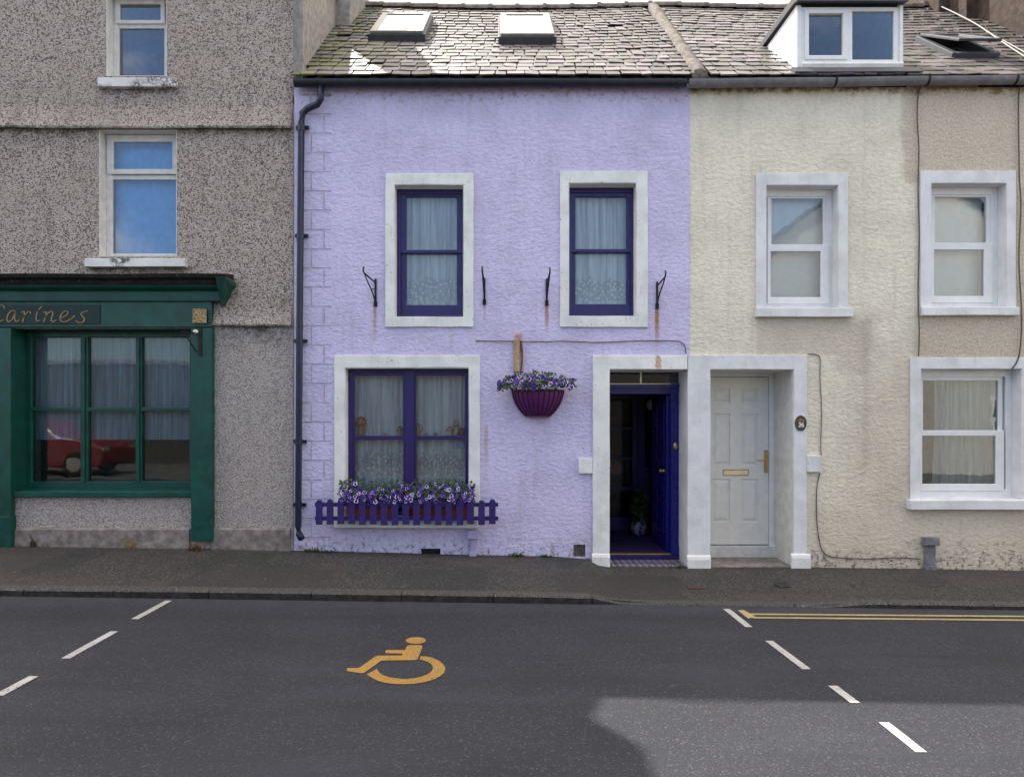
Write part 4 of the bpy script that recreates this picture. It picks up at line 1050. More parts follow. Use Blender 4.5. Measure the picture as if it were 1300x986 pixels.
# roof of the lilac house
sk1 = ((467, 51.5), (540, 51.5), (480, 26)); sk2 = ((632.5, 55), (706.5, 55), (638.5, 26.5))
holes = [hole_of(*sk1), hole_of(*sk2)]
part('roof_deck', roof_base(XA+.02, XB+.16, holes), M['mortar'], HB)
part('slates', slates(XA+.0, XB+.10, 0.0, SR-.08, holes, seed=3), M['slate'], HB)
part('ridge_tiles', ridge_bm(XA+.03, XB+.25), M['mortar'], HB)
for s in (sk1, sk2): roof_window(HB, *s)
bm = bmesh.new(); pts = []                                     # mortar fillet between the two roofs
n = 40; rows = []
for k in range(n+1):
    s = -0.02 + (SR+.02)*k/n; c = 2.235 + .17*k/n; wd = .085+.018*noise.noise(Vector((s*3, 1, 1))); hh = .075+.018*noise.noise(Vector((s*4, 5, 1)))
    rows.append([bm.verts.new(roof_pt(c-wd, s, -.02)), bm.verts.new(roof_pt(c-wd*.8, s, hh*.8)), bm.verts.new(roof_pt(c, s, hh)), bm.verts.new(roof_pt(c+wd*.8, s, hh*.7)), bm.verts.new(roof_pt(c+wd, s, -.02))])
for A, B in zip(rows, rows[1:]):
    for k in range(4): bm.faces.new([A[k], A[k+1], B[k+1], B[k]])
bm.faces.new(rows[0]); bm.faces.new(rows[-1][::-1])
part('verge_fillet', bm, M['mortar'], HB, smooth=True)
gz_ = Z_(99.5, -.16)
gt = part('gutter', gutter_bm(X_(372, -.16), X_(872, -.16), gz_, gz_-.0), M['black'], HB)
for px in (403, 556, 713, 862): part('gutter_clip', gutter_clip(X_(px, -.15), gz_), M['black'], gt)
bm = bmesh.new()
dp = [(X_(407, -.1), -.10, gz_-.06), (X_(407, -.1), -.10, Z_(126, -.1)), (X_(403, -.08), -.085, Z_(133, -.08)), (X_(390, -.08), -.075, Z_(138, -.08)), (X_(384, -.07), -.07, Z_(144, -.07)), (X_(382.5, -.07), -.07, Z_(156, -.07)), (X_(380.5, -.07), -.07, Z_(400, -.07)), (X_(378.5, -.07), -.07, Z_(668, -.07)), (X_(379.5, -.08), -.08, Z_(677, -.08)), (X_(383, -.12), -.13, Z_(683, -.12))]
tube(bm, dp, .038, 12); dpp = part('downpipe', bm, M['navy'], HB, smooth=True)
for py in (163, 300, 433, 560, 640):
    px = interp([(156, 382.5), (400, 380.5), (668, 378.5)], py)
    bm = bmesh.new(); lathe(bm, [(.036, -.03), (.043, -.03), (.043, .03), (.036, .03)], X_(px, -.07), -.07, Z_(py, -.07), 14); box(bm, X_(px, -.07)-.075, X_(px, -.07)+.075, -.03, -.002, Z_(py)-.018, Z_(py)+.018)
    part('pipe_clip', bm, M['navy'], dpp)
def pipe_cover(px, py0, py1, py2, w1_, w2_, m, label):
    x = X_(px); zb = pav_z(x, -.05)-.01
    t = thing('pipe_cover', (x, -.05, zb), label, 'pipe cover', 'pipe covers at the foot of the walls')
    bm = bmesh.new(); box(bm, x-w2_, x+w2_, -.062, -.003, zb, Z_(py1, -.05)); box(bm, x-w2_*1.25, x+w2_*1.25, -.07, -.003, zb, zb+.06); part('pipe_sleeve', bm, m, t, 0.012)
    bm = bmesh.new(); prism_x(bm, [(-.002, Z_(py0)+.01), (-.095, Z_(py0, -.09)), (-.10, Z_(py1, -.09)), (-.002, Z_(py1))], x-w1_, x+w1_); part('hood', bm, m, t, 0.006)
pipe_cover(600.5, 673, 684, 703, .058, .033, paint('lilac_metal_paint', (.42, .38, .58), .5, .12), 'short lilac painted pipe cover on the wall foot beneath the flower box')
pipe_cover(1178, 682, 692, 720, .078, .055, plain('grey_metal_paint', (.17, .165, .19), .6, 0, .3, .3), 'short grey pipe cover at the foot of the cream wall under the right hand window')

# ------------------------------------------------------------------ cream house
HC = thing('cream_house', ((XB+XC)/2, 2.5, Z_(719)), 'cream roughcast two storey house with white sash windows, dormer and white front door', 'house')
c1 = (X_(972), X_(1063.5), Z_(391), Z_(235.5)); c2 = (X_(1181), X_(1277), Z_(390), Z_(233)); c3 = (X_(1168), X_(1295.5), Z_(635), Z_(468))
dc = (X_(901), X_(1006.5), -.6, Z_(469))
part('wall', PLATE(XB+.001, XC, -.6, 5.40, [c1, c2, c3, (XB-.01, dc[1], -1, dc[3]),], 0.0, .62), M['cream'], HC)
for (o4, w4) in (((960, 1076.5, 220, 391), c1), ((1168.5, 1290, 216.5, 390), c2), ((1156, 1309, 453.5, 637), c3)):
    part('window_surround', PLATE(X_(o4[0], -.02), X_(o4[1], -.02), Z_(o4[3], -.02), Z_(o4[2], -.02), [w4], -.02, -.001, .13, .004), M['bluewhite'], HC, 0.004)
    a, b, c, d = w4; part('window_reveal', PLATE(a+.0005, b-.0005, c+.0005, d-.0005, [(a+.004, b-.004, c+.004, d-.004)], -.016, .60), M['bluewhite'], HC)
def cream_sash(w4, L, Rr, t, m0, m1, b, sash_r, y=.13, rb=.085):
    return sash_window(HC, w4, y, M['upvc'], (.05, .075, rb, .085),
        [((L-5, sash_r, t-7, m1), (L, Rr, t, m0), y+.015), ((L-5, sash_r+2, m0, b+9), (L-1, Rr-3, m1, b), y-.012)])
k1 = cream_sash(c1, 979.5, 1045, 252, 310, 319, 377, 1051)
k2 = cream_sash(c2, 1187, 1252.5, 250, 308, 317, 375.5, 1259)
k3 = cream_sash(c3, 1172, 1267.5, 483, 546, 553, 614, 1273, .13, .115)
part('sill', sill_bm(961, 1083.5, 391, 402, .07), M['bluewhite'], k1, 0.006)
part('sill', sill_bm(1171.5, 1294.5, 389.5, 400, .07), M['bluewhite'], k2, 0.006)
part('sill', sill_bm(1156.5, 1312, 635, 647, .09), M['bluewhite'], k3, 0.006)
for w4 in (c1, c2, c3): room(HC, *w4, .622, 1.0, M['room'])
yC = .27
solo('roller_blind', curtain(X_(974, yC), X_(1062, yC), Z_(384, yC), Z_(243, yC), yC, .003, .5, 3), M['blind'], 'plain pale blind drawn down in the cream house window above the white door', 'blind', smooth=True, fixn=False)
solo('roller_blind', curtain(X_(1183, yC), X_(1246, yC), Z_(383, yC), Z_(243, yC), yC, .003, .5, 8), M['blind'], 'pale blind in the upper right window of the cream house, short of the right edge', 'blind', smooth=True, fixn=False)
yC = .30
solo('net_curtain', curtain(X_(1186, yC), X_(1284, yC), Z_(630, yC), Z_(472, yC), yC, .022, .085, 21, .05), M['creamcurtain'], 'greenish white net curtain in the ground floor window of the cream house', 'curtain', smooth=True, fixn=False)
# doorway: shared pillar, lintel, right jamb
bm = PLATE(X_(873.3, -.03), X_(1024.5, -.03), -.6, Z_(450.5, -.03), [(dc[0], dc[1], -1, dc[3])], -.03, -.001, .13, .005)
ds = part('door_surround', bm, M['bluewhite'], HC, 0.005)
bm = BOX(X_(1024.7, -.035), X_(1042, -.035), -.045, -.001, Z_(599, -.035), Z_(578, -.035)); part('surround_block', bm, M['bluewhite'], ds, 0.006)
for a, b, t0 in ((872.5, 902.5, 706), (1004.5, 1029.5, 704)):
    bm = bmesh.new(); prism_x(bm, [(-.031, Z_(t0-3)), (-.05, Z_(t0-1)), (-.06, Z_(t0+3)), (-.058, -.5), (-.031, -.5)], X_(a, -.05), X_(b, -.05), 6, .006); part('plinth_block', bm, M['white'], ds, 0.008)
part('pillar', BOX(X_(873.4), dc[0]-.001, 0, .62, -.6, dc[3]+.02), M['bluewhite'], HC)
part('door_reveal', BOX(dc[1]-.006, dc[1]+.01, -.002, .62, -.6, dc[3]), M['oldwood'], HC)
bm = bmesh.new(); box(bm, dc[0]-.02, dc[1]+.02, 0.002, .62, dc[3]-.004, dc[3]+.01); part('lintel_soffit', bm, M['oldwood'], HC)
part('step', BOX(dc[0]+.002, dc[1]-.002, -.004, .62, -.6, Z_(718)), M['concrete'], HC, 0.01)
yD = .55
bm = bmesh.new(); fx1 = X_(982, yD); lx0, lx1 = 2.455, X_(975.5, yD); lt = Z_(478.5, yD); lb = Z_(691, yD)
box(bm, lx1+.003, fx1, yD-.02, yD+.06, Z_(698, yD), lt+.06); box(bm, dc[0]+.004, lx0-.003, yD-.02, yD+.06, Z_(698, yD), lt+.06); box(bm, lx0-.003, lx1+.003, yD-.02, yD+.06, lt+.004, lt+.06)
part('door_frame', bm, M['upvc'], HC, 0.004)
part('door_head', BOX(dc[0]+.004, dc[1]-.004, yD, yD+.06, lt+.061, dc[3]-.004), M['oldwood'], HC)
part('door_threshold', BOX(dc[0]+.004, dc[1]-.004, yD-.06, yD+.06, Z_(718)-.01, Z_(691.7, yD)-.004), M['oldwood'], HC, 0.005)
dp_ = [pxr((a, b, c, d), yD) for a, b in ((905, 926.5), (941.5, 962.5)) for c, d in ((493, 511), (525, 590), (608, 662))]
dl = part('front_door', PLATE(lx0, lx1, lb, lt, dp_, yD, yD+.045), M['upvcdoor'], HC, 0.006)
for r in dp_:
    bm = bmesh.new()
    def ring(e, y): return [bm.verts.new(p) for p in ((r[0]+e, y, r[2]+e), (r[1]-e, y, r[2]+e), (r[1]-e, y, r[3]-e), (r[0]+e, y, r[3]-e))]
    A = ring(-.001, yD+.016); B = ring(.014, yD+.016); C_ = ring(.045, yD+.003)
    for P, Q in ((A, B), (B, C_)):
        for k in range(4): bm.faces.new([P[k], P[(k+1) % 4], Q[(k+1) % 4], Q[k]])
    bm.faces.new(C_); part('door_panel', bm, M['upvcdoor'], dl)
bm = bmesh.new(); a = pxr((917.5, 950.5, 595.5, 603.5), yD); plate(bm, *a, [(a[0]+.012, a[1]-.012, a[2]+.012, a[3]-.012)], yD-.008, yD-.0005); lf = part('letter_plate', bm, M['brass'], dl, 0.002)
part('letter_flap', BOX(a[0]+.014, a[1]-.012, yD-.006, yD-.001, a[2]+.014, a[3]-.014), M['ivory'], dl, 0.002)
bm = bmesh.new(); a = pxr((969.8, 974.2, 571, 600), yD); box(bm, a[0], a[1], yD-.012, yD-.001, a[2], a[3]); zc_ = Z_(584, yD); tube(bm, [(a[0]+.02, yD-.013, zc_), (a[0]+.02, yD-.055, zc_)], .009, 8); tube(bm, spline([(a[0]+.025, yD-.055, zc_), (a[0]-.03, yD-.058, zc_+.002), (a[0]-.10, yD-.052, zc_-.003)], 4), .008, 8)
part('door_handle', bm, M['brass'], dl, 0.002)
room(HC, dc[0]+.3, dc[1]-.3, -.1, dc[3]-.2, .622, 1.5, M['room'], 'hall')
part('rear_wall', BOX(XB+.002, XC, 6.3, 6.6, -.6, 5.6), M['gable'], HC)
part('rear_wall', BOX(XA, XB, 6.3, 6.6, -.6, 5.6), M['gable'], HB)
# roof, dormer, gutter
DX0, DX1, DY = X_(1011, .1), X_(1145.5, .1), .10
DZT = Z_(9, .1); dback = (DZT + .06 - EZ)/TANP + EY
dhole = (DX0+.02, DX1-.02, .22, (dback-EY)/CP-.02)
sk3 = ((1186, 79), (1247, 79), (1161, 51)); 
xs3a, ss3b = roof_hit(1161, 51); xs3c, ss3a = roof_hit(1199, 79)
X3a, X3b = X_(1161, 1.17)+.03, X_(1219, 1.17)+.10
holes = [dhole]
part('roof_deck', roof_base(XB+.17, XC+.05, holes), M['mortar'], HC)
sk3h = None
def roof_px(x, s):
    p = roof_pt(x, s); return (CX + p.x/(p.y-CAMY)*F, CY - (p.z-CAMZ)/(p.y-CAMY)*F)
s_top = roof_hit(1161, 52)[1]; x_l = roof_hit(1161, 52)[0]; x_r = roof_hit(1219, 53)[0]
s_bot = s_top - .98
corners = (roof_px(x_l, s_bot), roof_px(x_r, s_bot), roof_px(x_l, s_top))
h3 = hole_of(*corners)
part('slates', slates(XB+.22, XC-.0, 0.0, SR-.08, [dhole, h3], seed=9, wmin=.14, wmax=.26), M['slate'], HC)
part('ridge_tiles', ridge_bm(XB+.28, XC), M['mortar'], HC)
roof_window(HC, *corners, lift=.06, open_=.13, fm='frame_dark', im='frame_dark')
wz0, wz1 = Z_(81, DY), Z_(10, DY)
wx0, wx1 = X_(1017, DY), X_(1140.5, DY)
hl = [pxr((1026, 1069, 18.5, 71.5), DY), pxr((1081.5, 1134, 15, 76.5), DY)]
DM = part('dormer', PLATE(wx0, wx1, wz0, wz1, hl, DY-.012, DY+.05), M['upvc'], HC, 0.006)
for xa, xb in ((DX0, DX0+.05), (DX1-.05, DX1)):
    prof_ = [(DY, roof_pt(0, (DY-EY)/CP).z-.05), (DY, DZT+.02), (dback, DZT+.02)]
    part('dormer_cheek', prism_x(bmesh.new(), prof_, xa, xb), M['upvc'], DM)
bm = bmesh.new(); a = hl[0]; plate(bm, a[0]-.05, a[1]+.05, a[2]-.05, a[3]+.05, [a], DY-.024, DY-.013); part('casement', bm, M['upvc'], DM, 0.005)
for a in hl: part('dormer_pane', BOX(a[0]-.006, a[1]+.006, DY+.012, DY+.018, a[2]-.006, a[3]+.006), M['glass'], DM)
bm = bmesh.new()
for xa, xb in ((DX0+.001, wx0-.002), (wx1+.002, DX1-.001)): box(bm, xa, xb, DY-.02, DY+.05, wz0-.05, wz1+.01)
part('corner_post', bm, M['upvc'], DM, 0.004)
bm = bmesh.new(); prism_x(bm, [(DY-.06, wz0-.03), (DY-.05, wz0-.005), (DY+.05, wz0-.003), (DY+.05, wz0-.10), (DY-.035, wz0-.10)], wx0-.01, wx1+.03, 12, .003); part('dormer_sill', bm, M['white'], DM)
bm = bmesh.new(); prism_x(bm, [(DY-.10, DZT+.005), (DY-.10, DZT+.13), (dback+.10, DZT+.14), (dback+.06, DZT+.06), (DY, DZT+.03)], DX0-.035, DX1+.02); part('dormer_roof', bm, M['frame_dark'], DM, 0.006)
bm = bmesh.new(); prism_x(bm, [tuple(roof_pt(0, s, h).yz) for s, h in ((.03, .045), (.17, .055), (.17, .03), (.03, .03))], DX0-.1, DX1+.12, 12, .004); part('lead_flashing', bm, M['frame_dark'], DM)
bm = bmesh.new(); vs = box(bm, DX0+.055, DX1-.055, DY+.06, DY+.9, wz0-.3, DZT+.02)
for f in list(bm.faces):
    if all(abs(v.co.y-DY-.06) < 1e-5 for v in f.verts): bm.faces.remove(f)
part('attic_room', bm, M['atticsky'], DM)
ga, gb = Z_(100, -.16), Z_(93.5, -.16)
gt = part('gutter', gutter_bm(X_(872, -.16)+.03, XC+.1, ga, gb, .062), M['greygutter'], HC)
for px in (900, 963, 1062, 1180, 1292):
    zz = ga+(gb-ga)*(X_(px, -.15)-X_(872, -.16))/(XC+.1-X_(872, -.16)); part('gutter_clip', gutter_clip(X_(px, -.15), zz, .069), M['iron'] if px > 1000 else M['greygutter'], gt)
# oval number plaque
T = thing('number_plaque', (X_(1016.5, -.035), -.035, Z_(547, -.035)), 'black oval house number plaque 26 on the white jamb right of the white door', 'house number')
px0, pz0 = X_(1016.5, -.035), Z_(537, -.035)
def oval(rx, rz, y0, y1):
    bm = bmesh.new(); n = 28
    A = [bm.verts.new((px0+rx*math.cos(2*math.pi*k/n), y0, pz0+rz*math.sin(2*math.pi*k/n))) for k in range(n)]; B = [bm.verts.new((v.co.x, y1, v.co.z)) for v in A]
    bm.faces.new(A); bm.faces.new(B[::-1])
    for k in range(n): bm.faces.new([A[k], B[k], B[(k+1) % n], A[(k+1) % n]])
    return bm
part('plate', oval(.066, .088, -.047, -.032), M['plaque'], T, .003)
bm = bmesh.new()
def stroke(bm, pts, wd, y0, y1):
    pts = spline([(a, b, 0) for a, b in pts], 6); n = len(pts); prev = None
    for i, p in enumerate(pts):
        t = pts[min(i+1, n-1)]-pts[max(i-1, 0)]; t.normalize(); nn = Vector((-t.y, t.x, 0))*wd
        q = [bm.verts.new((px0+(p+nn*s).x, yy, pz0+(p+nn*s).y)) for s in (1, -1) for yy in (y0, y1)]
        if prev:
            bm.faces.new([prev[0], q[0], q[2], prev[2]]); bm.faces.new([prev[0], prev[1], q[1], q[0]]); bm.faces.new([prev[2], q[2], q[3], prev[3]])
        prev = q
stroke(bm, [(-.027, -.008), (-.020, .002), (-.008, .001), (-.004, -.010), (-.014, -.026), (-.028, -.041), (-.028, -.042), (-.003, -.041)], .0042, -.050, -.0465)
stroke(bm, [(.028, .000), (.014, -.004), (.006, -.018), (.006, -.034), (.016, -.042), (.027, -.036), (.028, -.024), (.018, -.018), (.007, -.025)], .0042, -.050, -.0465)
part('number', bm, M['lettering'], T)
bm = bmesh.new()
stroke(bm, [(-.035, .022), (-.02, .034), (0, .030), (.02, .036), (.036, .022)], .004, -.0495, -.0465); stroke(bm, [(-.022, .040), (-.005, .052), (.012, .044), (.02, .050)], .004, -.0495, -.0465); stroke(bm, [(-.03, .014), (0, .020), (.03, .014)], .003, -.0495, -.0465)
part('emblem', bm, M['gold'], T)

# ------------------------------------------------------------------ brown neighbour at the right
HD = thing('brown_house', (XC+3, 3, -.3), 'brown roughcast house rising above the slates at the upper right edge', 'house')
part('wall', BOX(XC+.002, XC+6, 0.02, .45, -1, 7.6), M['brownrender'], HD)
bm = bmesh.new(); vs = []
pts_ = [(.45, 4.5), (.45, 7.6), (3.6, 10.0), (6.8, 7.6), (6.8, 4.5)]
prism_x(bm, pts_, XC+.01, XC+.4); part('gable_wall', bm, M['brownrender'], HD)
ch = part('chimney', BOX(XC-.32, XC+.35, 2.85, 3.9, 7.2, 11.0), M['brownrender'], HD, .02)
part('gable_step', BOX(XC-.16, XC+.009, 2.45, 2.848, 7.2, 9.6), M['brownrender'], HD)
bm = bmesh.new(); box(bm, XC-.38, XC+.41, 2.79, 3.96, 11.0, 11.15); part('chimney_cap', bm, M['concrete'], ch)
bm = bmesh.new()
for p, q in (((0, 7.6), (3.6, 10.1)), ((3.6, 10.1), (7.0, 7.6))):
    bm.faces.new([bm.verts.new(v) for v in ((XC+.02, p[0], p[1]+.08), (XC+6, p[0], p[1]+.08), (XC+6, q[0], q[1]+.08), (XC+.02, q[0], q[1]+.08))])
bmesh.ops.solidify(bm, geom=bm.faces[:], thickness=.08); part('roof', bm, M['slate'], HD)

# ------------------------------------------------------------------ iron hanging-basket brackets
def make_bracket(x, zt, zb, lean=0.0, reach=.34):
    t = thing('basket_bracket', (x, 0, zb), '', 'bracket', 'empty iron brackets on the lilac wall')
    bm = bmesh.new(); box(bm, x-.012, x+.012, -.014, -.002, zb, zt+.02); box(bm, x-.02, x+.02, -.018, -.002, zb-.01, zb+.05); part('wall_plate', bm, M['iron'], t, .002)
    bm = bmesh.new(); tip = Vector((x+lean, -reach, zt+.005))
    tube(bm, [(x, -.012, zt-.03), tip], .0095, 6); tube(bm, spline([tip, tip+Vector((lean*.12, -.03, .015)), tip+Vector((lean*.16, -.035, .05)), tip+Vector((lean*.05, -.015, .065))], 4), .0095, 6)
    part('arm', bm, M['iron'], t)
    bm = bmesh.new(); tube(bm, spline([(x, -.012, zb+.03), (x+lean*.3, -reach*.30, zb+.13), (x+lean*.85, -reach*.86, zt-.04), tip], 4), .008, 6)
    tube(bm, [(x, -.012, zt-.10), (x+lean*.42, -reach*.42, zt-.13)], .006, 6); part('strut', bm, M['iron'], t)
    return t
b0 = make_bracket(X_(615), Z_(355), Z_(386), -.012)
b0['label'] = 'black iron bracket just right of the left upstairs purple window'
for px, py, lab, sc in ((694, 387, 'black iron bracket just left of the right upstairs purple window', .02), (834, 391, 'black iron bracket between the right upstairs purple window and the cream house', .02)):
    c = copy_tree(b0); c.location = (X_(px), 0, Z_(py)); c.rotation_euler = (0, 0, R(4)); c['label'] = lab
b1 = make_bracket(X_(477), Z_(356), Z_(388), -.055, .36); b1['label'] = 'bent rusty iron bracket left of the left upstairs purple window'

# wooden batten above the basket
T = thing('wooden_batten', (X_(657), -.02, Z_(473)), 'short upright wooden batten with rusty strip above the wall basket', 'batten')
part('batten', BOX(X_(652), X_(659.5), -.035, -.002, Z_(472), Z_(431)), M['wood'], T, .003)
bm = bmesh.new(); tube(bm, spline([(X_(661), -.012, Z_(475)), (X_(663), -.022, Z_(455)), (X_(661.5), -.015, Z_(433))], 4), .010, 6); part('rusty_strip', bm, M['rust'], T)

# ------------------------------------------------------------------ plants
def set_cols(bm, lay, f, cols):
    for lp, c in zip(f.loops, cols): lp[lay] = (*c, 1)
def blossoms(spots, seed, size=.026):
    rnd = random.Random(seed); bm = bmesh.new(); lay = bm.loops.layers.float_color.new('Col')
    for p, nrm in spots:
        n = Vector(nrm).normalized(); a = n.orthogonal().normalized(); rot = Matrix.Rotation(rnd.uniform(0, 6.28), 3, n); a = rot @ a; b = n.cross(a)
        r = size*rnd.uniform(.55, 1.35); P = Vector(p)
        base = rnd.choice(((.06, .014, .24), (.042, .010, .17), (.09, .026, .31), (.07, .018, .25), (.035, .008, .14), (.13, .055, .36)))
        white = rnd.random() < .40
        c0 = bm.verts.new(P - n*r*.45)
        ring1, ring2 = [], []
        for k in range(10):
            t = 2*math.pi*k/10; d = a*math.cos(t)+b*math.sin(t); notch = .80 if k % 2 else 1.0
            ring1.append(bm.verts.new(P + d*r*.45)); ring2.append(bm.verts.new(P + d*r*notch + n*r*(.10 if k % 2 else .0)))
        for k in range(10):
            j = (k+1) % 10
            f = bm.faces.new([c0, ring1[k], ring1[j]]); dk = tuple(x*.35 for x in base); set_cols(bm, lay, f, (dk, base, base))
            w_ = (.78, .74, .86)
            edge = [w_ if (white and ((i // 2) % 2 == 0 or rnd.random() < .25)) else base for i in (k, j)]
            f = bm.faces.new([ring1[k], ring2[k], ring2[j], ring1[j]]); set_cols(bm, lay, f, (base, edge[0], edge[1], base))
    return bm
def leaves(spots, seed, size=.035, cols=((.024, .058, .013), (.04, .088, .018), (.014, .038, .010), (.065, .11, .025))):
    rnd = random.Random(seed); bm = bmesh.new(); lay = bm.loops.layers.float_color.new('Col')
    for p, nrm in spots:
        n = (Vector(nrm)+Vector((rnd.uniform(-.8, .8), rnd.uniform(-.8, .8), rnd.uniform(-.5, .9)))).normalized(); a = n.orthogonal().normalized(); a = Matrix.Rotation(rnd.uniform(0, 6.28), 3, n) @ a; b = n.cross(a)
        L_ = size*rnd.uniform(.6, 1.3); W = L_*.42; P = Vector(p); c = rnd.choice(cols)
        vs = [bm.verts.new(q) for q in (P, P+a*L_*.45+b*W+n*L_*.12, P+a*L_+n*-.1*L_, P+a*L_*.45-b*W+n*L_*.12)]
        m_ = bm.verts.new(P+a*L_*.5)
        for k in range(4):
            f = bm.faces.new([vs[k], vs[(k+1) % 4], m_]); set_cols(bm, lay, f, (c, c, tuple(x*.8 for x in c)))
    return bm
def petunia(name_label, cat, gen, nf, nl, seed, base, fs=.0215, ls=.035, group=None):
    t = thing('petunia_plant', base, name_label, cat, group)
    rnd = random.Random(seed)
    o1 = part('leaves', leaves([gen(rnd, False) for _ in range(nl)], seed, ls), M['leaf'], t, fixn=False)
    o2 = part('flowers', blossoms([gen(rnd, True) for _ in range(nf)], seed+1, fs), M['flower'], t, fixn=False)
    return t
# troughs behind the picket fence
yT0, yT1 = -.115, .085; zsill = Z_(660.5, -.10)+.012
def trough(px0, px1, label):
    x0, x1 = X_(px0, yT0), X_(px1, yT0); h = .175
    bm = bmesh.new()
    o_ = [(x0+.012, yT0+.012), (x1-.012, yT0+.012), (x1-.012, yT1-.012), (x0+.012, yT1-.012)]; e_ = [(x0, yT0), (x1, yT0), (x1, yT1), (x0, yT1)]
    i_ = [(x0+.014, yT0+.014), (x1-.014, yT0+.014), (x1-.014, yT1-.014), (x0+.014, yT1-.014)]
    lv = [[bm.verts.new((x, y, z)) for x, y in r] for r, z in ((o_, zsill), (e_, zsill+h-.03), (e_, zsill+h), (i_, zsill+h), (i_, zsill+h-.03))]
    for A, B in zip(lv, lv[1:]):
        for k in range(4): bm.faces.new([A[k], A[(k+1) % 4], B[(k+1) % 4], B[k]])
    bm.faces.new(lv[0]); 
    t = thing('terracotta_trough', ((x0+x1)/2, -.015, zsill), label, 'flower pot', 'flower troughs on the sill')
    part('trough', bm, M['terracotta'], t, .004)
    part('soil', BOX(i_[0][0], i_[1][0], i_[0][1], i_[2][1], zsill+h-.05, zsill+h-.02), M['soil'], t)
    return x0, x1
ta = trough(440, 502, 'terracotta trough behind the left half of the purple picket fence')
tb = trough(533, 596, 'terracotta trough behind the right half of the purple picket fence')
x = X_(521, -.05); bm = bmesh.new(); lathe(bm, [(.045, 0), (.062, .11), (.068, .11), (.068, .13), (.05, .13), (.048, .11)], x, -.03, zsill, 18)
solo('flower_pot', bm, plain('red_plastic_pot', (.30, .03, .03), .4), 'small red pot standing between the two terracotta troughs', 'flower pot', smooth=False)
def box_gen(px0, px1, up=0.0):
    def g(rnd, fl):
        u = rnd.random(); px = px0+(px1-px0)*u
        top = 610 + 7*noise.noise(Vector((px*.05, 3, 1))) + (4 if fl else 0); bot = 638
        py = top + (bot-top)*rnd.random()**(.9 if fl else .8)
        depth = (py-top)/(bot-top)
        y = .02 - .20*math.sin(min(1, depth*1.1+.15)*math.pi/2) - (.025 if fl else 0) + rnd.uniform(-.05, .03)
        if not fl: y += .03
        return ((X_(px, y), y, Z_(py, y)), (rnd.uniform(-.5, .5), -1, .55-depth*.5+rnd.uniform(-.3, .3)))
    return g
petunia('purple and white petunias spilling over the left terracotta trough', 'flowers', box_gen(431, 508), 118, 560, 101, ((ta[0]+ta[1])/2, -.015, zsill+.15), group='petunias on the sill')
petunia('purple and white petunias spilling over the right terracotta trough', 'flowers', box_gen(532, 602), 110, 560, 202, ((tb[0]+tb[1])/2, -.015, zsill+.15), group='petunias on the sill')
petunia('purple petunias in the small red pot at the middle of the flower box', 'flowers', box_gen(506, 535), 40, 150, 303, (x, -.03, zsill+.1), group='petunias on the sill')
# picket fence
yP = -.19
FN = thing('picket_fence', (X_(515, yP), yP, Z_(665, yP)), 'small purple picket fence in front of the window flower troughs', 'fence')
part('rail', BOX(X_(399.5, yP), X_(632.5, yP), yP+.003, yP+.028, Z_(643, yP), Z_(638, yP)), M['purplefence'], FN, .003)
part('rail', BOX(X_(399.5, yP), X_(632.5, yP), yP+.003, yP+.028, Z_(660.5, yP), Z_(655.5, yP)), M['purplefence'], FN, .003)
xp = X_(405.5, yP)
bm = bmesh.new(); hw = .037; zb, zt = Z_(665.5, yP), Z_(634, yP)
prof = [(-hw, zb), (hw, zb), (hw, zt-.035), (hw*.75, zt-.012), (hw*.3, zt), (-hw*.3, zt), (-hw*.75, zt-.012), (-hw, zt-.035)]
A = [bm.verts.new((xp+a, yP-.018, b)) for a, b in prof]; B = [bm.verts.new((xp+a, yP+.002, b)) for a, b in prof]
bm.faces.new(A); bm.faces.new(B[::-1])
for k in range(8): bm.faces.new([A[k], B[k], B[(k+1) % 8], A[(k+1) % 8]])
pk = part('picket', bm, M['purplefence'], FN, .003)
rnd = random.Random(5)
for k in range(1, 17):
    c = pk.copy(); COL.objects.link(c); c.parent = FN
    c.location = (X_(405.5+13.72*k, yP)-xp, rnd.uniform(-.002, .002), rnd.uniform(-.008, .008))
bm = bmesh.new()
for px in (412, 500, 560, 622): box(bm, X_(px, yP)-.012, X_(px, yP)+.012, yP+.029, -.003 if px in (412, 622) else -.1, Z_(659, yP), Z_(657, yP))
part('fixing', bm, M['iron'], FN)
# half-round wall basket
bx0, bx1 = X_(650, -.12), X_(716.5, -.12); bcx = (bx0+bx1)/2; br_ = (bx1-bx0)/2; bzt, bzb = Z_(495, -.12), Z_(528, -.12)
WB = thing('wall_basket', (bcx, 0, bzb), 'plum purple half round basket fixed to the lilac wall between window and door', 'wall planter')
def half_shell(off=0.0, n=18, m=8, top=1.0):
    bm = bmesh.new(); rows = []
    H = bzt-bzb
    for j in range(m+1):
        v = j/m*top; rr = br_*(.46+.54*math.sin(v*math.pi/2)**.85)+off
        z = bzb + H*(v**1.05)
        rows.append([bm.verts.new((bcx-math.cos(math.pi*i/n)*rr, -.004-math.sin(math.pi*i/n)*rr*.72, z)) for i in range(n+1)])
    for A, B in zip(rows, rows[1:]):
        for i in range(n): bm.faces.new([A[i], A[i+1], B[i+1], B[i]])
        bm.faces.new([A[0], B[0], B[-1], A[-1]])
    bm.faces.new(rows[0]); bm.faces.new(rows[-1][::-1]); return bm
part('liner', half_shell(), M['basket'], WB, smooth=True)
bm = bmesh.new(); H = bzt-bzb
for i in range(1, 14):
    t = math.pi*i/14; pts = []
    for j in range(9):
        v = j/8; rr = br_*(.46+.54*math.sin(v*math.pi/2)**.85)+.005; pts.append((bcx-math.cos(t)*rr, -.004-math.sin(t)*rr*.72, bzb+H*(v**1.05)))
    tube(bm, pts, .0065, 6)
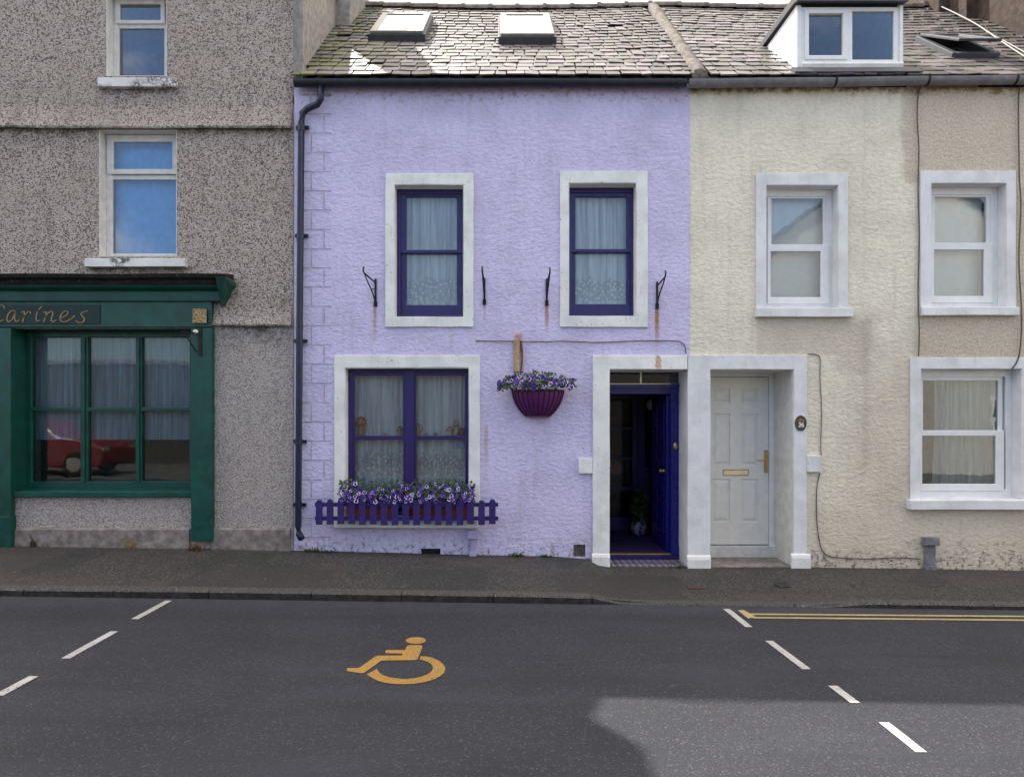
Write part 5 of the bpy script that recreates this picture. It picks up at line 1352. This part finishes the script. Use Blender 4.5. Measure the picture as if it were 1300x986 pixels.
part('wire_rib', bm, plain('dark_plum_wire', (.04, .006, .045), .4), WB)
bm = bmesh.new()
for v in (0.0, 1.0):
    rr = br_*(.46+.54*math.sin(v*math.pi/2)**.85)+.006
    tube(bm, [(bcx-math.cos(math.pi*i/20)*rr, -.004-math.sin(math.pi*i/20)*rr*.72, bzb+H*v) for i in range(21)], .010, 6)
part('rim', bm, M['basket'], WB)
def bas_gen(rnd, fl):
    t = rnd.uniform(-1, 1); px = 681+49*t*(1 if rnd.random() < .9 else .8)
    top = 472 + 10*abs(t)**1.6; bot = 494 - 3*abs(t)
    if px < 640: top += 4; bot += 4
    py = top+(bot-top)*rnd.random()**.9
    d = (py-top)/(max(1, bot-top)); y = -.10-.20*d*math.sqrt(max(0, 1-t*t*.8))+(rnd.uniform(-.06, .0)-.03 if fl else rnd.uniform(-.06, .04))
    return ((X_(px, y), y, Z_(py, y)), (rnd.uniform(-.5, .5), -1, .6-d*.5+rnd.uniform(-.3, .3)))
petunia('purple and white petunias with green foliage filling the wall basket', 'flowers', bas_gen, 62, 600, 404, (bcx, -.1, bzt), .024, .038)
# hall plant
T = thing('potted_plant', (1.88, 1.66, hz0), 'dark leafy plant in a blue and white pot inside the purple hallway', 'plant')
bm = bmesh.new(); lathe(bm, [(.07, 0), (.11, .06), (.12, .14), (.10, .19), (.11, .21), (.09, .21), (.085, .18)], 1.88, 1.66, hz0+.001, 20)
def chinaware():
    n = NT('blue_and_white_china'); c = n.mix(n.ramp(n.noise(22, 3, .6), .47, .55), (.26, .27, .34), (.03, .04, .15)); return n.done(c, .25)
part('pot', bm, chinaware(), T, smooth=True)
rnd = random.Random(3); sp = []
for k in range(240):
    a = rnd.uniform(0, 6.28); rr = .12*rnd.random()**.5; h = rnd.uniform(.02, .42); sp.append(((1.88+math.cos(a)*rr*(1-h*.6), 1.66+math.sin(a)*rr, hz0+.2+h), (math.cos(a), math.sin(a), .6)))
part('foliage', leaves(sp, 8, .085, ((.012, .03, .008), (.02, .045, .012), (.03, .055, .012))), M['leaf'], T, fixn=False)

# weeds along the wall foot
def tuft(px, h, n_, cols, label, spread=.07, y=-.04):
    x = X_(px, y); z = pav_z(x, y); rnd = random.Random(int(px)); bm = bmesh.new(); lay = bm.loops.layers.float_color.new('Col')
    for k in range(n_):
        a = rnd.uniform(-1.3, 1.3); bx = x+rnd.gauss(0, spread*.35); L_ = h*rnd.uniform(.5, 1.1); c = rnd.choice(cols); wd = rnd.uniform(.003, .008); by = y+rnd.uniform(-.03, .02)
        pts = [Vector((bx+math.sin(a)*L_*t*t*1.0, by-rnd.uniform(0, .05)*t, z+math.cos(a*.8*t)*L_*t)) for t in (0, .35, .7, 1)]
        prev = None
        for i, p in enumerate(pts):
            ww = wd*(1-i/3.4); q = [bm.verts.new(p+Vector((-ww, 0, 0))), bm.verts.new(p+Vector((ww, 0, 0)))]
            if prev: f = bm.faces.new([prev[0], prev[1], q[1], q[0]]); set_cols(bm, lay, f, (c,)*4)
            prev = q
    solo('weed', bm, M['leaf'], label, 'weed', 'weeds along the wall foot', fixn=False)
dry = ((.30, .19, .05), (.36, .25, .09), (.20, .12, .04)); grn = ((.05, .10, .02), (.08, .14, .03), (.03, .07, .015)); brn = ((.10, .055, .03), (.16, .09, .04), (.20, .12, .04))
tuft(167, .12, 26, dry, 'dry yellow weed tuft on the pavement under the shop stall riser')
tuft(250, .12, 60, brn, 'withered brown weed at the foot of the green shop pilaster', .13, -.11)
tuft(42, .15, 18, ((.06, .05, .035), (.09, .07, .04)), 'dark wispy weed by the plinth at the left edge of the shopfront')
tuft(395, .07, 40, grn, 'low green weed by the foot of the navy downpipe', .16)
tuft(416, .05, 36, grn, 'low mossy weed a little right of the downpipe foot', .16)
tuft(656, .06, 50, grn, 'bright green weed at the wall foot below the wall basket', .14)
tuft(691, .05, 30, grn, 'small green weed left of the square air vent', .10)
tuft(862, .05, 24, grn, 'small green weed at the foot of the white pillar', .12)
# moss and grit line where wall meets footway
bm = bmesh.new(); lay = bm.loops.layers.float_color.new('Col'); rnd = random.Random(77)
for k in range(2600):
    x = rnd.uniform(-5.9, 6.1)
    if X_(768) < x < X_(1012): continue
    den = noise.noise(Vector((x*1.7, 0, 8)))
    if rnd.random() > .45+den: continue
    yb = -.082 if x < X_(14) or X_(241) < x < X_(270) else (-.032 if x < X_(370) else -.002)
    y = yb-abs(rnd.gauss(0, .022)); z = pav_z(x, y); r = rnd.uniform(.004, .014); c = rnd.choice(((.035, .05, .015), (.05, .075, .02), (.06, .045, .03), (.03, .028, .022), (.10, .085, .07)) if x < 2 else ((.05, .04, .03), (.09, .06, .035), (.03, .028, .02), (.12, .09, .06)))
    vs = [bm.verts.new((x+r*math.cos(t)*rnd.uniform(.6, 1.2), y+r*math.sin(t)*rnd.uniform(.6, 1.2), z-.002)) for t in (0, 1.57, 3.14, 4.71)]; tp = bm.verts.new((x, y, z+r*rnd.uniform(.4, 1.1)))
    for k2 in range(4): f = bm.faces.new([vs[k2], vs[(k2+1) % 4], tp]); set_cols(bm, lay, f, (c,)*3)
o = mk('moss_and_grit', bm, M['leaf'], fixn=False); o['kind'] = 'stuff'; o['label'] = 'line of moss and grit along the wall foot'; o['category'] = 'moss'

# ------------------------------------------------------------------ cables on the walls and across the roof
def cable(pts, r, m, label, y=-.012):
    bm = bmesh.new(); tube(bm, spline([(X_(a, y), y + (c[0] if c else 0), Z_(b, y)) for a, b, *c in pts], 6), r, 6); solo('cable', bm, m, label, 'cable', 'cables on the house fronts', smooth=True)
cable([(604, 432.5), (640, 433), (690, 433.5), (718, 433), (760, 434.5), (810, 432.5), (850, 432.5), (864, 434), (869.5, 440), (871, 449)], .0055, M['cable'], 'thin grey cable running along the lilac wall above the open doorway')
cable([(1173, 103), (1166, 118), (1164.5, 150), (1166.5, 190), (1165.5, 240), (1167, 300), (1165.5, 370), (1167, 420), (1166, 452)], .008, M['cable'], 'dark upright cable left of the upper right window of the cream house', -.028)
cable([(1296, 102), (1293, 130), (1294, 220), (1296, 262), (1293.5, 330), (1297, 400), (1294, 450), (1285, 468)], .008, M['cable'], 'dark upright cable at the far right edge of the cream wall', -.028)
cable([(1026, 449.5), (1036, 450), (1041, 456), (1041, 480), (1043, 520), (1042, 560), (1042.5, 578)], .005, M['cable'], 'thin cable dropping to the small white block right of the white door')
cable([(1041, 600), (1037, 620), (1037, 660), (1041, 690), (1047, 702), (1060, 707), (1100, 709), (1140, 707.5), (1168, 709)], .006, M['cable'], 'loose cable trailing from the white block down along the foot of the cream wall')
bm = bmesh.new(); P1 = [roof_hit(*p) for p in ((1160, 3), (1190, 14), (1228, 33), (1250, 47), (1272, 63), (1300, 82))]
tube(bm, spline([roof_pt(a, b, .07) for a, b in P1], 6), .009, 6); tube(bm, spline([roof_pt(a, b, .062) for a, b in [P1[3], roof_hit(1274, 60), roof_hit(1302, 76)]], 6), .007, 6)
solo('telephone_wire', bm, M['whitecable'], 'pale telephone wire lying down the slates right of the dormer', 'wire', smooth=True)

# ------------------------------------------------------------------ across the street (house and car mirrored in the panes, wall shaped to cut sky light)
bm = bmesh.new(); sheet(bm, lin(-45, 45, 40), lin(-40, -9.2, 6), lambda x, y: road_z(x)+.006 if y > -12 else road_z(x)+.006); struct('yard', bm, M['ground'])
OH = thing('gabled_house', (13.4, -17, -.4), 'pale gabled house across the street, seen mirrored in the cream house panes', 'house')
mo = plain('pale_render', (.50, .48, .43), .85); ms = plain('dark_screen_wall', (.085, .08, .075), .9, 0, .2, .4, .6, 12)
bm = bmesh.new()
vs1 = [(7.2, -.8), (19.6, -.8), (19.6, 6.2), (13.4, 10.6), (7.2, 6.2)]
A = [bm.verts.new((a, -15, b)) for a, b in vs1]; B = [bm.verts.new((a, -23, b)) for a, b in vs1]
bm.faces.new(A); bm.faces.new(B[::-1])
for k in range(5): bm.faces.new([A[k], A[(k+1) % 5], B[(k+1) % 5], B[k]])
part('wall', bm, mo, OH)
bm = bmesh.new()
for s in (-1, 1):
    vs = [bm.verts.new(v) for v in ((13.4, -14.7, 10.75), (13.4+s*6.6, -14.7, 6.05), (13.4+s*6.6, -23.3, 6.05), (13.4, -23.3, 10.75))]; bm.faces.new(vs)
bmesh.ops.solidify(bm, geom=bm.faces[:], thickness=.12); part('roof', bm, M['slate'], OH)
for xx, zz in ((9.0, .8), (16.5, .8), (15.0, 3.6), (17.2, 3.6)):
    f_ = part('window', PLATE(xx, xx+1.1, zz, zz+1.5, [(xx+.08, xx+1.02, zz+.08, zz+.7), (xx+.08, xx+1.02, zz+.78, zz+1.42)], -14.99, -14.92), M['upvc'], OH)
    part('pane', BOX(xx+.07, xx+1.03, -14.98, -14.97, zz+.07, zz+1.43), M['plaque'], f_)
LW = thing('sky_screen_wall', (-9, -15.2, -.4), 'long dark stone boundary wall across the street, seen mirrored in the shop panes', 'wall')
part('wall', BOX(-26, 7.1, -15.4, -15.0, -.6, 3.4), ms, LW); part('coping', BOX(-26.1, 7.1, -15.46, -14.94, 3.4, 3.55), M['concrete'], LW)  # out-of-view wall, raised and darkened to cut low sky light and reflections
CR = thing('parked_car', (-12.6, -10.6, road_z(-12.6)), 'red hatchback parked across the street, mirrored in the green shop window', 'car')
redm = paint('red_car_paint', (.17, .010, .013), .3, .03, spec=.6, bump=0); cb = road_z(-12.6)
def carx(u): return -14.6 + u
prof = [(0.05, .35), (0.0, .75), (.12, 1.0), (.55, 1.40), (.95, 1.50), (2.1, 1.48), (2.75, 1.05), (3.6, .92), (3.95, .75), (4.0, .38), (3.9, .25), (.15, .25)]
bm = bmesh.new()
def carsec(y, inset, z_in): return [bm.verts.new((carx(u), y - math.copysign(inset*max(0, (v-.85)/.6), y+10.6) , cb+v)) for u, v in prof]
A = carsec(-9.78, .16, 0); B = carsec(-11.42, .16, 0); bm.faces.new(A); bm.faces.new(B[::-1])
for k in range(len(prof)): bm.faces.new([A[k], B[k], B[(k+1) % len(prof)], A[(k+1) % len(prof)]])
body = part('body', bm, redm, CR, .05)
for pts in (((.70, 1.02), (.62, 1.36), (1.45, 1.41), (1.45, 1.0)), ((1.53, 1.0), (1.53, 1.41), (2.05, 1.39), (2.55, 1.02))):
    for yc, sgn in ((-9.78, 1), (-11.42, -1)):
        bm = bmesh.new(); f0 = [bm.verts.new((carx(u), yc - sgn*.16*max(0, (v-.85)/.6)+sgn*.006, cb+v)) for u, v in pts]; f1 = [bm.verts.new(v.co+Vector((0, -sgn*.01, 0))) for v in f0]
        bm.faces.new(f0); bm.faces.new(f1[::-1])
        for k in range(4): bm.faces.new([f0[k], f1[k], f1[(k+1) % 4], f0[(k+1) % 4]])
        part('side_window', bm, M['plaque'], CR)
for u in (.78, 3.2):
    for yc in (-9.86, -11.34):
        bm = bmesh.new(); lathe(bm, [(.20, -.09), (.30, -.09), (.315, -.06), (.315, .06), (.30, .09), (.20, .09)], 0, 0, 0, 24); bmesh.ops.rotate(bm, verts=bm.verts, cent=(0, 0, 0), matrix=Matrix.Rotation(R(90), 3, 'X')); bmesh.ops.translate(bm, verts=bm.verts, vec=(carx(u), yc, cb+.315))
        wh = part('wheel', bm, M['plaque'], CR)
        bm = bmesh.new(); lathe(bm, [(.05, -.098), (.19, -.095), (.19, .095), (.05, .098)], 0, 0, 0, 16); bmesh.ops.rotate(bm, verts=bm.verts, cent=(0, 0, 0), matrix=Matrix.Rotation(R(90), 3, 'X')); bmesh.ops.translate(bm, verts=bm.verts, vec=(carx(u), yc, cb+.315)); part('rim', bm, M['frame_light'], wh)
for yc in (-9.95, -11.25): part('headlight', BOX(carx(3.80), carx(3.98), yc-.16, yc+.16, cb+.62, cb+.76), M['frame_light'], CR, .03)
